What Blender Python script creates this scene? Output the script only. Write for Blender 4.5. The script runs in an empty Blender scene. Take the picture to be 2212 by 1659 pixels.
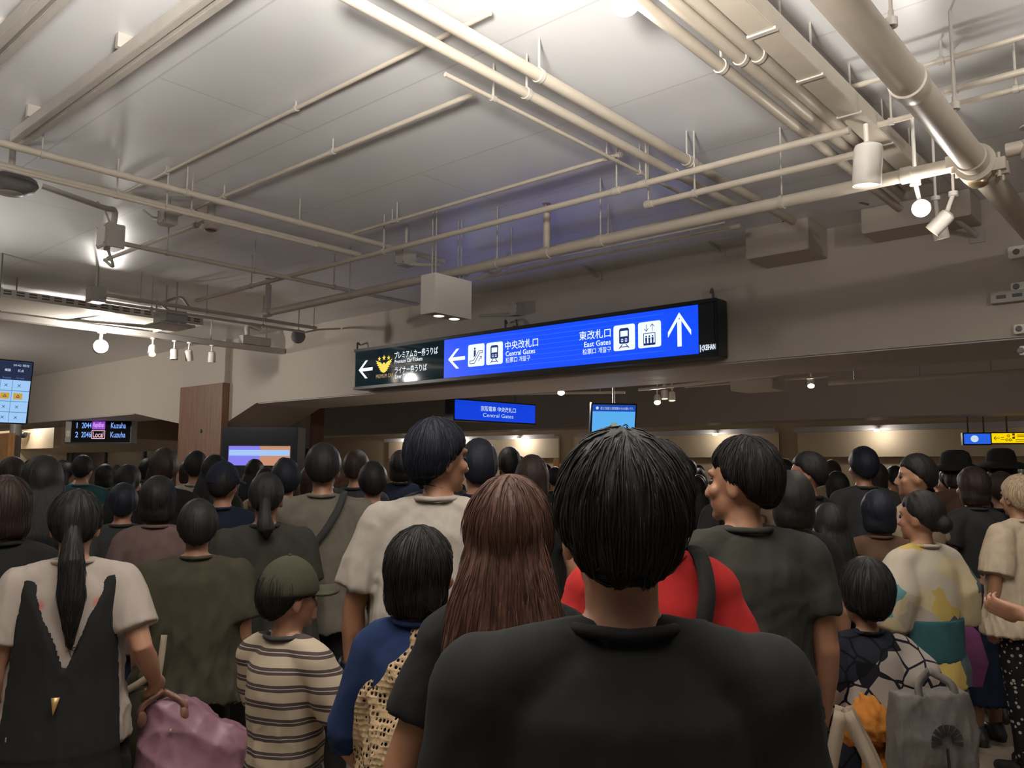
import bpy, bmesh, math, random
import numpy as np
from mathutils import Vector, Matrix

# ---------------------------------------------------------------- camera, world, exposure
SC = bpy.context.scene
COL = SC.collection
EYE = 1.6
FPX = 1760.0
PITCH, ROLL, YAW = [math.radians(a) for a in (5.845, 0.36, 41.27)]
FWD = np.array([-math.sin(YAW)*math.cos(PITCH), math.cos(YAW)*math.cos(PITCH), math.sin(PITCH)])
_rt = np.array([math.cos(YAW), math.sin(YAW), 0.0])
_up = np.cross(_rt, FWD)
RGT = math.cos(ROLL)*_rt + math.sin(ROLL)*_up
UPV = -math.sin(ROLL)*_rt + math.cos(ROLL)*_up
ORI = np.array([0.0, 0.0, EYE])
cam_data = bpy.data.cameras.new('camera')
cam = bpy.data.objects.new('camera', cam_data)
COL.objects.link(cam)
cam_data.sensor_fit = 'HORIZONTAL'
cam_data.sensor_width = 36.0
cam_data.lens = 36.0*FPX/2212.0
cam_data.clip_start = 0.05
cam_data.clip_end = 200
_m = Matrix.Identity(4)
for i in range(3):
    _m[i][0] = RGT[i]; _m[i][1] = UPV[i]; _m[i][2] = -FWD[i]; _m[i][3] = ORI[i]
cam.matrix_world = _m
SC.camera = cam
SC.view_settings.view_transform = 'Standard'
SC.view_settings.look = 'None'
SC.view_settings.exposure = 0.0
SC.view_settings.gamma = 1.0
SC.view_settings.use_curve_mapping = False
world = bpy.data.worlds.new('station_ambient')
SC.world = world
world.use_nodes = True
world.node_tree.nodes['Background'].inputs[0].default_value = (1.0, 0.93, 0.85, 1)
world.node_tree.nodes['Background'].inputs[1].default_value = 0.10

# room sizes (metres): Y runs away to the right of the picture, X comes back to the right
CEIL = 3.6
WALL = 6.72      # face of the beam that carries the big sign
SOF = 2.55       # underside of that beam
BACK = 7.91      # rear face of that beam

def ray(px, py): return FWD + RGT*(px-1106)/FPX - UPV*(py-829.5)/FPX
def onz(px, py, z):
    d = ray(px, py); return ORI + d*(z-EYE)/d[2]
def ony(px, py, Y):
    d = ray(px, py); return ORI + d*Y/d[1]
def onx(px, py, X):
    d = ray(px, py); return ORI + d*X/d[0]
def ond(px, py, D): return ORI + ray(px, py)*D
def depth(P): return float((np.asarray(P, float)-ORI) @ FWD)

# ---------------------------------------------------------------- materials
MATS = {}
def mat(name, col, rough=0.6, metal=0.0, noise=None, bump=0.0, bscale=40.0, emit=None, estr=1.0, var=0.0, vscale=6.0, spec=0.5, stretch=None):
    if name in MATS: return MATS[name]
    m = bpy.data.materials.new(name); m.use_nodes = True
    nt = m.node_tree; b = nt.nodes['Principled BSDF']
    b.inputs['Base Color'].default_value = (*col, 1)
    b.inputs['Roughness'].default_value = rough
    b.inputs['Metallic'].default_value = metal
    b.inputs['Specular IOR Level'].default_value = spec
    if emit is not None:
        b.inputs['Emission Color'].default_value = (*emit, 1)
        b.inputs['Emission Strength'].default_value = estr
    tc = None
    if var or bump:
        tc = nt.nodes.new('ShaderNodeTexCoord')
        src = tc.outputs['Object']
        if stretch:
            mp = nt.nodes.new('ShaderNodeMapping'); mp.inputs['Scale'].default_value = stretch
            nt.links.new(src, mp.inputs[0]); src = mp.outputs[0]
    if var:
        n = nt.nodes.new('ShaderNodeTexNoise'); n.inputs['Scale'].default_value = vscale; n.inputs['Detail'].default_value = 5
        nt.links.new(src, n.inputs[0])
        r = nt.nodes.new('ShaderNodeValToRGB')
        r.color_ramp.elements[0].position = 0.3; r.color_ramp.elements[1].position = 0.7
        r.color_ramp.elements[0].color = (*[max(0, c*(1-var)) for c in col], 1)
        r.color_ramp.elements[1].color = (*[min(1, c*(1+var)) for c in col], 1)
        nt.links.new(n.outputs[0], r.inputs[0]); nt.links.new(r.outputs[0], b.inputs['Base Color'])
    if bump:
        n2 = nt.nodes.new('ShaderNodeTexNoise'); n2.inputs['Scale'].default_value = bscale; n2.inputs['Detail'].default_value = 4
        nt.links.new(src, n2.inputs[0])
        bp = nt.nodes.new('ShaderNodeBump'); bp.inputs['Strength'].default_value = bump; bp.inputs['Distance'].default_value = 0.01
        nt.links.new(n2.outputs[0], bp.inputs['Height']); nt.links.new(bp.outputs[0], b.inputs['Normal'])
    MATS[name] = m
    return m
def glow(name, col, s=1.0): return mat(name, (0.02, 0.02, 0.02), 0.4, emit=col, estr=s)
def srgb(r, g, b):
    f = lambda c: (c/255/12.92) if c <= 10 else ((c/255+0.055)/1.055)**2.4
    return (f(r), f(g), f(b))

# ---------------------------------------------------------------- objects
def tag(o, label=None, cat=None, group=None, kind=None):
    if label: o['label'] = label
    if cat: o['category'] = cat
    if group: o['group'] = group
    if kind: o['kind'] = kind
    return o
def thing(name, label, cat, loc=(0, 0, 0), rz=0.0, group=None):
    o = bpy.data.objects.new(name, None); COL.objects.link(o)
    o.empty_display_size = 0.05
    o.location = loc; o.rotation_euler = (0, 0, rz)
    return tag(o, label, cat, group)
def link(name, me, m=None, parent=None, smooth=False):
    if m is not None:
        me.materials.clear(); me.materials.append(m)
    o = bpy.data.objects.new(name, me); COL.objects.link(o)
    if parent is not None: o.parent = parent
    if smooth: me.polygons.foreach_set('use_smooth', [True]*len(me.polygons))
    return o
def inv(parent):
    """world matrix of a thing whose parents are only things with loc and rz"""
    M = Matrix.Translation(parent.location) @ parent.rotation_euler.to_matrix().to_4x4()
    if parent.parent is not None: M = inv(parent.parent).inverted() @ M
    return M.inverted()

class MB:
    """collects shapes (in world metres) and links them as ONE mesh object"""
    def __init__(s): s.v = []; s.f = []
    def add(s, v, f):
        n = len(s.v); s.v.extend([tuple(map(float, p)) for p in v]); s.f.extend([tuple(i+n for i in q) for q in f]); return s
    def box(s, lo, hi):
        x0, y0, z0 = lo; x1, y1, z1 = hi
        v = [(x0,y0,z0),(x1,y0,z0),(x1,y1,z0),(x0,y1,z0),(x0,y0,z1),(x1,y0,z1),(x1,y1,z1),(x0,y1,z1)]
        return s.add(v, [(3,2,1,0),(4,5,6,7),(0,1,5,4),(1,2,6,5),(2,3,7,6),(3,0,4,7)])
    def obox(s, c, ax, ay, az):
        """oriented box: centre and three half-axis vectors"""
        c = np.asarray(c, float); ax, ay, az = [np.asarray(a, float) for a in (ax, ay, az)]
        v = [c+i*ax+j*ay+k*az for k in (-1, 1) for i, j in ((-1,-1),(1,-1),(1,1),(-1,1))]
        return s.add(v, [(3,2,1,0),(4,5,6,7),(0,1,5,4),(1,2,6,5),(2,3,7,6),(3,0,4,7)])
    def tube(s, pts, r, n=12, cap=True, round_end=False):
        pts = [np.asarray(p, float) for p in pts]
        if not hasattr(r, '__len__'): r = [r]*len(pts)
        v, f = tube_np(pts, r, n, round_end)
        return s.add(v, f)
    def lathe(s, c, axis, prof, n=24):
        """profile [(distance along axis, radius)]"""
        c = np.asarray(c, float); a = np.asarray(axis, float); a = a/np.linalg.norm(a)
        u = np.cross(a, (0, 0, 1.0));
        if np.linalg.norm(u) < 1e-3: u = np.array([1.0, 0, 0])
        u /= np.linalg.norm(u); w = np.cross(a, u)
        v = []; f = []
        for d, r in prof:
            for k in range(n):
                t = 2*math.pi*k/n
                v.append(c+a*d+(u*math.cos(t)+w*math.sin(t))*r)
        for i in range(len(prof)-1):
            for k in range(n):
                k2 = (k+1) % n
                f.append((i*n+k, i*n+k2, (i+1)*n+k2, (i+1)*n+k))
        f.append(tuple(range(n-1, -1, -1))); f.append(tuple((len(prof)-1)*n+k for k in range(n)))
        return s.add(v, f)
    def prism(s, poly, n, t):
        """flat outline (3d points) pushed by thickness t along n"""
        p = [np.asarray(q, float) for q in poly]; n = np.asarray(n, float); k = len(p)
        v = p+[q+n*t for q in p]
        f = [tuple(range(k-1, -1, -1)), tuple(range(k, 2*k))]+[(i, (i+1) % k, k+(i+1) % k, k+i) for i in range(k)]
        return s.add(v, f)
    def mesh(s, name):
        me = bpy.data.meshes.new(name); me.from_pydata(s.v, [], s.f)
        bm = bmesh.new(); bm.from_mesh(me); bmesh.ops.recalc_face_normals(bm, faces=bm.faces); bm.to_mesh(me); bm.free()
        return me
    def build(s, name, m, parent=None, smooth=False, bevel=0.0):
        me = s.mesh(name)
        if bevel:
            bm = bmesh.new(); bm.from_mesh(me)
            es = [e for e in bm.edges if len(e.link_faces) == 2 and e.calc_face_angle(0) > 0.6]
            bmesh.ops.bevel(bm, geom=es, offset=bevel, segments=2, affect='EDGES', clamp_overlap=True)
            bm.to_mesh(me); bm.free()
        if parent is not None: me.transform(inv(parent))
        o = link(name, me, m, parent)
        if smooth:
            me.polygons.foreach_set('use_smooth', [True]*len(me.polygons))
            try: me.set_sharp_from_angle(angle=math.radians(40))
            except Exception: pass
        return o

def frames(pts):
    T = []
    for i in range(len(pts)):
        a = pts[max(0, i-1)]; b = pts[min(len(pts)-1, i+1)]
        t = b-a; T.append(t/(np.linalg.norm(t)+1e-12))
    u = np.cross(T[0], (0, 0, 1.0))
    if np.linalg.norm(u) < 0.05: u = np.cross(T[0], (0, 1.0, 0))
    u /= np.linalg.norm(u); out = []
    for t in T:
        u = u-t*(u@t); u /= np.linalg.norm(u)+1e-12
        out.append((t, u, np.cross(t, u)))
    return out
def tube_np(pts, r, n=12, round_end=False):
    fr = frames(pts); rings = []
    if round_end:
        t = fr[0][0]
        for a in (0.98, 0.8, 0.45): rings.append((pts[0]-t*r[0]*a, fr[0], r[0]*math.sqrt(1-a*a)))
    for p, F_, q in zip(pts, fr, r): rings.append((p, F_, q))
    if round_end:
        t = fr[-1][0]
        for a in (0.45, 0.8, 0.98): rings.append((pts[-1]+t*r[-1]*a, fr[-1], r[-1]*math.sqrt(1-a*a)))
    v = []; f = []
    for p, (t, u, w), q in rings:
        for k in range(n):
            a = 2*math.pi*k/n; v.append(p+(u*math.cos(a)+w*math.sin(a))*q)
    for i in range(len(rings)-1):
        for k in range(n):
            k2 = (k+1) % n; f.append((i*n+k, i*n+k2, (i+1)*n+k2, (i+1)*n+k))
    f.append(tuple(range(n-1, -1, -1))); f.append(tuple((len(rings)-1)*n+k for k in range(n)))
    return v, f
def curve_pts(pts, n=8):
    """smooth line through points"""
    P = [np.asarray(p, float) for p in pts]; P = [2*P[0]-P[1]]+P+[2*P[-1]-P[-2]]; out = []
    for i in range(1, len(P)-2):
        for k in range(n):
            t = k/n; a, b, c, d = P[i-1:i+3]
            out.append(0.5*(2*b+(c-a)*t+(2*a-5*b+4*c-d)*t*t+(3*b-a-3*c+d)*t**3))
    out.append(P[-2]); return out

# ---------------------------------------------------------------- lettering
def text_mesh(body, bold=0.0):
    cu = bpy.data.curves.new('t', 'FONT'); cu.body = body; cu.size = 1.0; cu.offset = bold; cu.resolution_u = 3; cu.fill_mode = 'FRONT'
    o = bpy.data.objects.new('t', cu); COL.objects.link(o)
    dg = bpy.context.evaluated_depsgraph_get(); dg.update()
    me = bpy.data.meshes.new_from_object(o.evaluated_get(dg))
    bpy.data.objects.remove(o); bpy.data.curves.remove(cu)
    return me
class Plane:
    """a flat face in the place: origin, right, up, normal (towards the reader)"""
    def __init__(s, o, r, u):
        s.o = np.asarray(o, float); s.r = np.asarray(r, float)/np.linalg.norm(r); s.u = np.asarray(u, float)/np.linalg.norm(u); s.n = np.cross(s.r, s.u)
    def p(s, a, b, e=0.0): return s.o+s.r*a+s.u*b+s.n*e
    def hit(s, px, py):
        d = ray(px, py); t = ((s.o-ORI) @ s.n)/(d @ s.n); q = ORI+d*t-s.o
        return float(q @ s.r), float(q @ s.u)
    def text(s, body, box, m, parent, bold=0.0, e=0.004, name='lettering', t=0.001):
        """box = (left, bottom, right, top) on the plane"""
        me = text_mesh(body, bold)
        c = np.array([v.co[:] for v in me.vertices])
        if len(c) == 0: return None
        lo = c.min(0); hi = c.max(0)
        a = box[0]+(c[:, 0]-lo[0])/(hi[0]-lo[0]+1e-9)*(box[2]-box[0])
        b = box[1]+(c[:, 1]-lo[1])/(hi[1]-lo[1]+1e-9)*(box[3]-box[1])
        w = s.o+np.outer(a, s.r)+np.outer(b, s.u)+s.n*e
        me.vertices.foreach_set('co', w.astype(np.float32).ravel()); me.update()
        me.transform(inv(parent)); return link(name, me, m, parent)
    def poly(s, pts, m, parent, e=0.003, name='mark', t=0.0015):
        mb = MB(); mb.prism([s.p(a, b, e-t) for a, b in pts], s.n, t); return mb.build(name, m, parent)
    def polys(s, lst, m, parent, e=0.003, name='mark', t=0.0015):
        mb = MB()
        for pts in lst: mb.prism([s.p(a, b, e-t) for a, b in pts], s.n, t)
        return mb.build(name, m, parent)
def rrect(x0, y0, x1, y1, r, n=5):
    out = []
    for cx, cy, a0 in ((x1-r, y1-r, 0), (x0+r, y1-r, 90), (x0+r, y0+r, 180), (x1-r, y0+r, 270)):
        for k in range(n+1):
            a = math.radians(a0+90*k/n); out.append((cx+r*math.cos(a), cy+r*math.sin(a)))
    return out
def circ(cx, cy, rx, ry=None, n=18):
    ry = rx if ry is None else ry
    return [(cx+rx*math.cos(2*math.pi*k/n), cy+ry*math.sin(2*math.pi*k/n)) for k in range(n)]
def strip(pts, w):
    """polyline as quads of width w"""
    out = []
    for (x0, y0), (x1, y1) in zip(pts[:-1], pts[1:]):
        d = math.hypot(x1-x0, y1-y0); nx, ny = -(y1-y0)/d*w/2, (x1-x0)/d*w/2
        out.append([(x0-nx, y0-ny), (x1-nx, y1-ny), (x1+nx, y1+ny), (x0+nx, y0+ny)])
    return out
# ---------------------------------------------------------------- lamps of the concourse (each lamp's light sits in its builder)
WARM = (1.0, 0.94, 0.87)
def lamp_light(parent, P, energy, radius=0.05, kind='POINT', aim=None, size=2.2, col=WARM, blend=0.6):
    l = bpy.data.lights.new('lamp_light', kind); l.energy = energy; l.color = col; l.shadow_soft_size = radius
    if kind == 'SPOT': l.spot_size = size; l.spot_blend = blend
    o = bpy.data.objects.new('lamp_light', l); COL.objects.link(o)
    o.parent = parent
    M = Matrix.Translation(Vector(P))
    if aim is not None: M = M @ Vector(aim).to_track_quat('-Z', 'Y').to_matrix().to_4x4()
    o.matrix_local = inv(parent) @ M
    return o

# ---------------------------------------------------------------- surfaces
def paint(name, col, rough, seams=None, stain=0.06):
    m = bpy.data.materials.new(name); m.use_nodes = True; nt = m.node_tree; b = nt.nodes['Principled BSDF']
    b.inputs['Roughness'].default_value = rough
    if name == 'ceiling_paint': b.inputs['Specular IOR Level'].default_value = 0.85
    tc = nt.nodes.new('ShaderNodeTexCoord')
    n = nt.nodes.new('ShaderNodeTexNoise'); n.inputs['Scale'].default_value = 0.9; n.inputs['Detail'].default_value = 6
    nt.links.new(tc.outputs['Object'], n.inputs[0])
    r = nt.nodes.new('ShaderNodeValToRGB')
    r.color_ramp.elements[0].position = 0.3; r.color_ramp.elements[1].position = 0.7
    r.color_ramp.elements[0].color = (*[c*(1-stain) for c in col], 1); r.color_ramp.elements[1].color = (*col, 1)
    nt.links.new(n.outputs[0], r.inputs[0]); out = r.outputs[0]
    if seams:
        br = nt.nodes.new('ShaderNodeTexBrick'); br.inputs['Scale'].default_value = 1.0
        br.inputs['Brick Width'].default_value = seams[0]; br.inputs['Row Height'].default_value = seams[1]
        br.inputs['Mortar Size'].default_value = seams[2]; br.inputs['Color1'].default_value = (1, 1, 1, 1); br.inputs['Color2'].default_value = (0.985, 0.98, 0.975, 1)
        br.inputs['Mortar'].default_value = (seams[3],)*3+(1,)
        nt.links.new(tc.outputs['Object'], br.inputs[0])
        mx = nt.nodes.new('ShaderNodeMix'); mx.data_type = 'RGBA'; mx.blend_type = 'MULTIPLY'; mx.inputs[0].default_value = 1
        nt.links.new(out, mx.inputs[6]); nt.links.new(br.outputs[0], mx.inputs[7]); out = mx.outputs[2]
    nt.links.new(out, b.inputs['Base Color'])
    n2 = nt.nodes.new('ShaderNodeTexNoise'); n2.inputs['Scale'].default_value = 3.0; n2.inputs['Detail'].default_value = 3
    nt.links.new(tc.outputs['Object'], n2.inputs[0])
    bp = nt.nodes.new('ShaderNodeBump'); bp.inputs['Strength'].default_value = 0.08; bp.inputs['Distance'].default_value = 0.02
    nt.links.new(n2.outputs[0], bp.inputs['Height']); nt.links.new(bp.outputs[0], b.inputs['Normal'])
    MATS[name] = m; return m
M_CEIL = paint('ceiling_paint', (0.72, 0.73, 0.74), 0.33, (2.7, 0.91, 0.006, 0.80))
M_WALL = paint('wall_paint', (0.47, 0.42, 0.355), 0.6)
M_SOFF = paint('soffit_paint', (0.60, 0.57, 0.56), 0.6)
M_FLOOR = paint('floor_tile', (0.42, 0.34, 0.26), 0.35, (0.6, 0.6, 0.006, 0.6), 0.2)
M_PIPE = mat('pipe_paint', (0.45, 0.40, 0.33), 0.42, var=0.05, vscale=9)
M_STEEL = mat('painted_steel', (0.42, 0.39, 0.35), 0.4, var=0.05, vscale=12)
M_DARKST = mat('dark_steel', (0.10, 0.10, 0.10), 0.45)
M_BRASS = mat('brass', (0.45, 0.36, 0.22), 0.35, 0.8)
M_WHITEM = mat('white_enamel', (0.78, 0.74, 0.68), 0.4)
M_LAMPF = glow('lamp_face', (1.0, 0.88, 0.70), 22.0)
M_LAMPD = glow('lamp_face_dim', (1.0, 0.86, 0.66), 3.0)
M_BLACK = mat('black_plastic', (0.012, 0.012, 0.014), 0.35)
M_GREY = mat('grey_plastic', (0.18, 0.18, 0.18), 0.5)
def wood(name, c1, c2, ax=(14, 14, 1.2)):
    m = bpy.data.materials.new(name); m.use_nodes = True; nt = m.node_tree; b = nt.nodes['Principled BSDF']; b.inputs['Roughness'].default_value = 0.45
    tc = nt.nodes.new('ShaderNodeTexCoord'); mp = nt.nodes.new('ShaderNodeMapping'); mp.inputs['Scale'].default_value = ax
    n = nt.nodes.new('ShaderNodeTexNoise'); n.inputs['Scale'].default_value = 2.0; n.inputs['Detail'].default_value = 8; n.inputs['Distortion'].default_value = 0.6
    r = nt.nodes.new('ShaderNodeValToRGB'); r.color_ramp.elements[0].color = (*c1, 1); r.color_ramp.elements[1].color = (*c2, 1)
    r.color_ramp.elements[0].position = 0.3; r.color_ramp.elements[1].position = 0.7
    nt.links.new(tc.outputs['Object'], mp.inputs[0]); nt.links.new(mp.outputs[0], n.inputs[0]); nt.links.new(n.outputs[0], r.inputs[0]); nt.links.new(r.outputs[0], b.inputs['Base Color'])
    return m
M_WOOD = wood('wood_cladding', (0.15, 0.072, 0.042), (0.25, 0.125, 0.072))
M_WOODY = wood('wood_panel', (0.42, 0.20, 0.07), (0.62, 0.33, 0.13))

def struct(name, mb, m, bevel=0): return tag(mb.build(name, m, bevel=bevel), kind='structure')
struct('floor', MB().box((-45, -9, -0.1), (11, 30, 0.0)), M_FLOOR)
struct('ceiling', MB().box((-45, -9, CEIL), (11, 30, CEIL+0.2)), M_CEIL)
# beam with haunches: outline in X,z pushed from the front face to the rear face
XL = -11.06; XL2 = -12.10; PX0, PX1 = -13.25, -11.95
outline = [(11, CEIL), (11, SOF), (XL, SOF), (XL2, 2.22), (XL2, 0), (PX0, 0), (PX0, 2.28), (-15.2, SOF), (-45, SOF), (-45, CEIL)]
bm_ = MB(); bm_.prism([(x, WALL, z) for x, z in outline], (0, 1, 0), BACK-WALL)
struct('wall_front', bm_, M_WALL)
# soffit lining under the beam, a finger thick
struct('trim_1', MB().box((XL+0.02, WALL+0.02, SOF-0.012), (11, BACK, SOF)), M_SOFF)
struct('trim_2', MB().box((-45, WALL+0.02, SOF-0.012), (-15.25, BACK, SOF)), M_SOFF)
# second beam further in, the back walls of the shops and the closing walls
B2 = 15.0
struct('wall_middle', MB().box((-45, B2, 2.52), (11, B2+0.9, CEIL)), M_SOFF)
M_CREAM = paint('shop_wall', (0.72, 0.58, 0.40), 0.6)
struct('wall_back', MB().box((-45, 20.0, 0), (11, 20.2, CEIL)), M_CREAM)
struct('wall_left', MB().box((-30.2, BACK, 0), (-30, 30, CEIL)), M_CREAM)

# wood clad column standing against the pier
def P(px, py, Y): return ony(px, py, Y)
cy0 = WALL-0.12
a, b = P(388, 870, cy0), P(480, 870, cy0)
ztop = P(434, 832, cy0)[2]
t = thing('wooden_column', 'reddish wood clad column against the pale wall left of the big sign', 'column', (float(a[0]+b[0])/2, WALL-0.06, 0))
MB().box((a[0], cy0, 0), (b[0], WALL-0.002, ztop)).build('wood_cladding', M_WOOD, t, bevel=0.006)
MB().tube([(a[0]+0.55*(b[0]-a[0]), cy0-0.004, ztop-0.75), (a[0]+0.55*(b[0]-a[0]), cy0-0.02, ztop-0.75)], 0.03).build('knob', M_DARKST, t)
MB().box((a[0]+0.02, cy0+0.03, ztop), (b[0]-0.02, WALL-0.002, CEIL-0.002)).build('plaster_head', M_WALL, t)
# raised haunch panels beside the column
# ---------------------------------------------------------------- pipes and conduits
def axis_pts(d, p1, p2, z):
    a = onz(*p1, z); b = onz(*p2, z)
    if d == 'A': b = np.array([b[0], a[1], z])
    else: b = np.array([a[0], b[1], z])
    return a, b
def at_px(d, a, px, py):
    """the point of a run beside which pixel px,py lies"""
    q = onz(px, py, a[2])
    return np.array([q[0], a[1], a[2]]) if d == 'A' else np.array([a[0], q[1], a[2]])
def run(name, label, cat, d, p1, p2, z, w, m=None, hang=(), group=None, ext=(0, 0), clamp=True, part='pipe', rod=0.006, rod_m=None, joints=()):
    a, b = axis_pts(d, p1, p2, z); u = (b-a)/np.linalg.norm(b-a)
    A_, B_ = a-u*ext[0], b+u*ext[1]
    mid = (a+b)/2; r = w/2*depth(mid)/FPX
    t = thing(name, label, cat, tuple(mid), 0, group)
    MB().tube([A_, B_], r, 16).build(part, m or M_PIPE, t, smooth=True)
    for h in hang:
        q = at_px(d, a, *h)
        mb = MB(); mb.tube([q+np.array([0, 0, r*0.8]), (q[0], q[1], CEIL)], rod, 8)
        mb.build('hanger_rod', rod_m or M_STEEL, t, smooth=True)
        if clamp:
            MB().lathe(q-u*0.012, u, [(0, r+0.006), (0.024, r+0.006)], 16).build('hanger_clamp', M_STEEL, t, smooth=True)
    for h in joints:
        q = at_px(d, a, *h)
        MB().lathe(q-u*0.03, u, [(0, r*1.02), (0.004, r*1.25), (0.056, r*1.25), (0.06, r*1.02)], 16).build('coupling', m or M_PIPE, t, smooth=True)
    t['r'] = r
    return t, a, b, u, r
def clean(t):
    if 'r' in t: del t['r']

# A: runs along the sign wall
tA1, a1, b1, uA, rA1 = run('sprinkler_pipe', 'cream sprinkler main pipe crossing above the sign into the valve joint', 'pipe', 'A', (578, 676), (2045, 362), 3.15, 20,
    hang=[(760, 639), (1080, 571), (1303, 523), (1690, 437)], joints=[(1187, 548), (1303, 523), (1960, 380)], ext=(0, 0.05))
def riser(t, q, zt, r, m=M_PIPE):
    MB().tube([q, (q[0], q[1], zt-0.05)], r, 14).build('riser', m, t, smooth=True)
    mb = MB(); mb.lathe((q[0], q[1], zt-0.06), (0, 0, 1), [(0, r*0.9), (0.02, r*0.9), (0.025, r*0.4), (0.05, r*0.35)], 12)
    for s in (-1, 1): mb.tube(curve_pts([(q[0]+s*r*0.4, q[1], zt-0.03), (q[0]+s*r, q[1], zt-0.01), (q[0]+s*r*0.3, q[1], zt+0.022)], 4), 0.004, 6)
    mb.lathe((q[0], q[1], zt+0.022), (0, 0, 1), [(0, r*1.1), (0.004, r*1.2), (0.006, r*0.3)], 12)
    mb.build('sprinkler_head', M_BRASS, t, smooth=True)
riser(tA1, at_px('A', a1, 1187, 548), 3.49, 0.027)
# left end of the main: elbow and riser with a second head
qe = a1.copy(); qc = qe+np.array([0, 0, 0.0])
MB().lathe(qe-uA*0.05, uA, [(0, rA1*1.0), (0.01, rA1*1.25), (0.09, rA1*1.25), (0.1, rA1)], 14).build('elbow', M_STEEL, tA1, smooth=True)
riser(tA1, qe-uA*0.0, 3.48, 0.03, M_STEEL)
clean(tA1)
tA2, a2, b2, _, rA2 = run('sprinkler_branch', 'thin cream sprinkler branch pipe above and behind the main pipe', 'pipe', 'A', (424, 649), (1842, 287), 3.3, 11,
    hang=[(547, 619), (846, 548), (1340, 416), (1400, 398)], joints=[(1340, 416), (1395, 400)])
clean(tA2)
tA2b, a2b, b2b, _, r_ = run('sprinkler_branch', 'stub end cream pipe hanging below the pair of pipes right of centre', 'pipe', 'A', (1398, 442), (1868, 326), 3.22, 15,
    hang=[(1400, 441), (1500, 417)], joints=[(1402, 441)])
clean(tA2b)
for args in [
    ('conduit', 'upper of two thin grey conduits running left from the crossing conduit', 'A', (768, 502), (1332, 326), 3.5, 8, [(845, 478), (1327, 328)]),
    ('conduit', 'lower of two thin grey conduits running left from the crossing conduit', 'A', (755, 506), (1325, 337), 3.46, 7, [(855, 475), (1310, 342)]),
    ('conduit', 'thin conduit along the white ceiling from the junction box to the bright middle', 'A', (372, 470), (1010, 196), 3.52, 9, [(470, 420), (712, 325)]),
    ('conduit', 'faint thin conduit clipped to the ceiling left of the middle', 'A', (262, 420), (1060, 29), 3.56, 9, [(360, 372), (640, 235)]),
    ('conduit', 'bright edged conduit running from the hanging box past the smoke detector', 'A', (226, 562), (440, 478), 3.45, 9, [(235, 558), (420, 486)]),
    ('conduit', 'thin rod like conduit close under the main pipe at the wall', 'A', (1040, 567), (1600, 452), 3.36, 5, [(1106, 553), (1320, 509)]),
    ('conduit', 'thin lower conduit on the sign wall right of the hanging box', 'A', (1030, 603), (1610, 492), 3.42, 9, [(1095, 590), (1500, 513)]),
    ('conduit', 'bright thin conduit on the sign wall under the cable tray', 'A', (1040, 590), (1605, 500), 3.36, 4, [(1320, 530)]),
    ('pipe_run', 'cream pipe highest behind the big duct at top right', 'A', (1800, 200), (2230, 62), 3.5, 12, [(2030, 127)]),
    ('pipe_run', 'cream pipe second behind the big duct at the right', 'A', (2040, 200), (2230, 148), 3.4, 15, [(2062, 193)]),
    ('pipe_run', 'cream pipe lowest of the runs passing behind the big duct', 'A', (1880, 274), (2230, 184), 3.36, 13, [(1925, 262), (2195, 193)]),
]:
    nm, lb, d, p1, p2, z, w, h = args
    clean(run(nm, lb, 'pipe', d, p1, p2, z, w, hang=h)[0])

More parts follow.
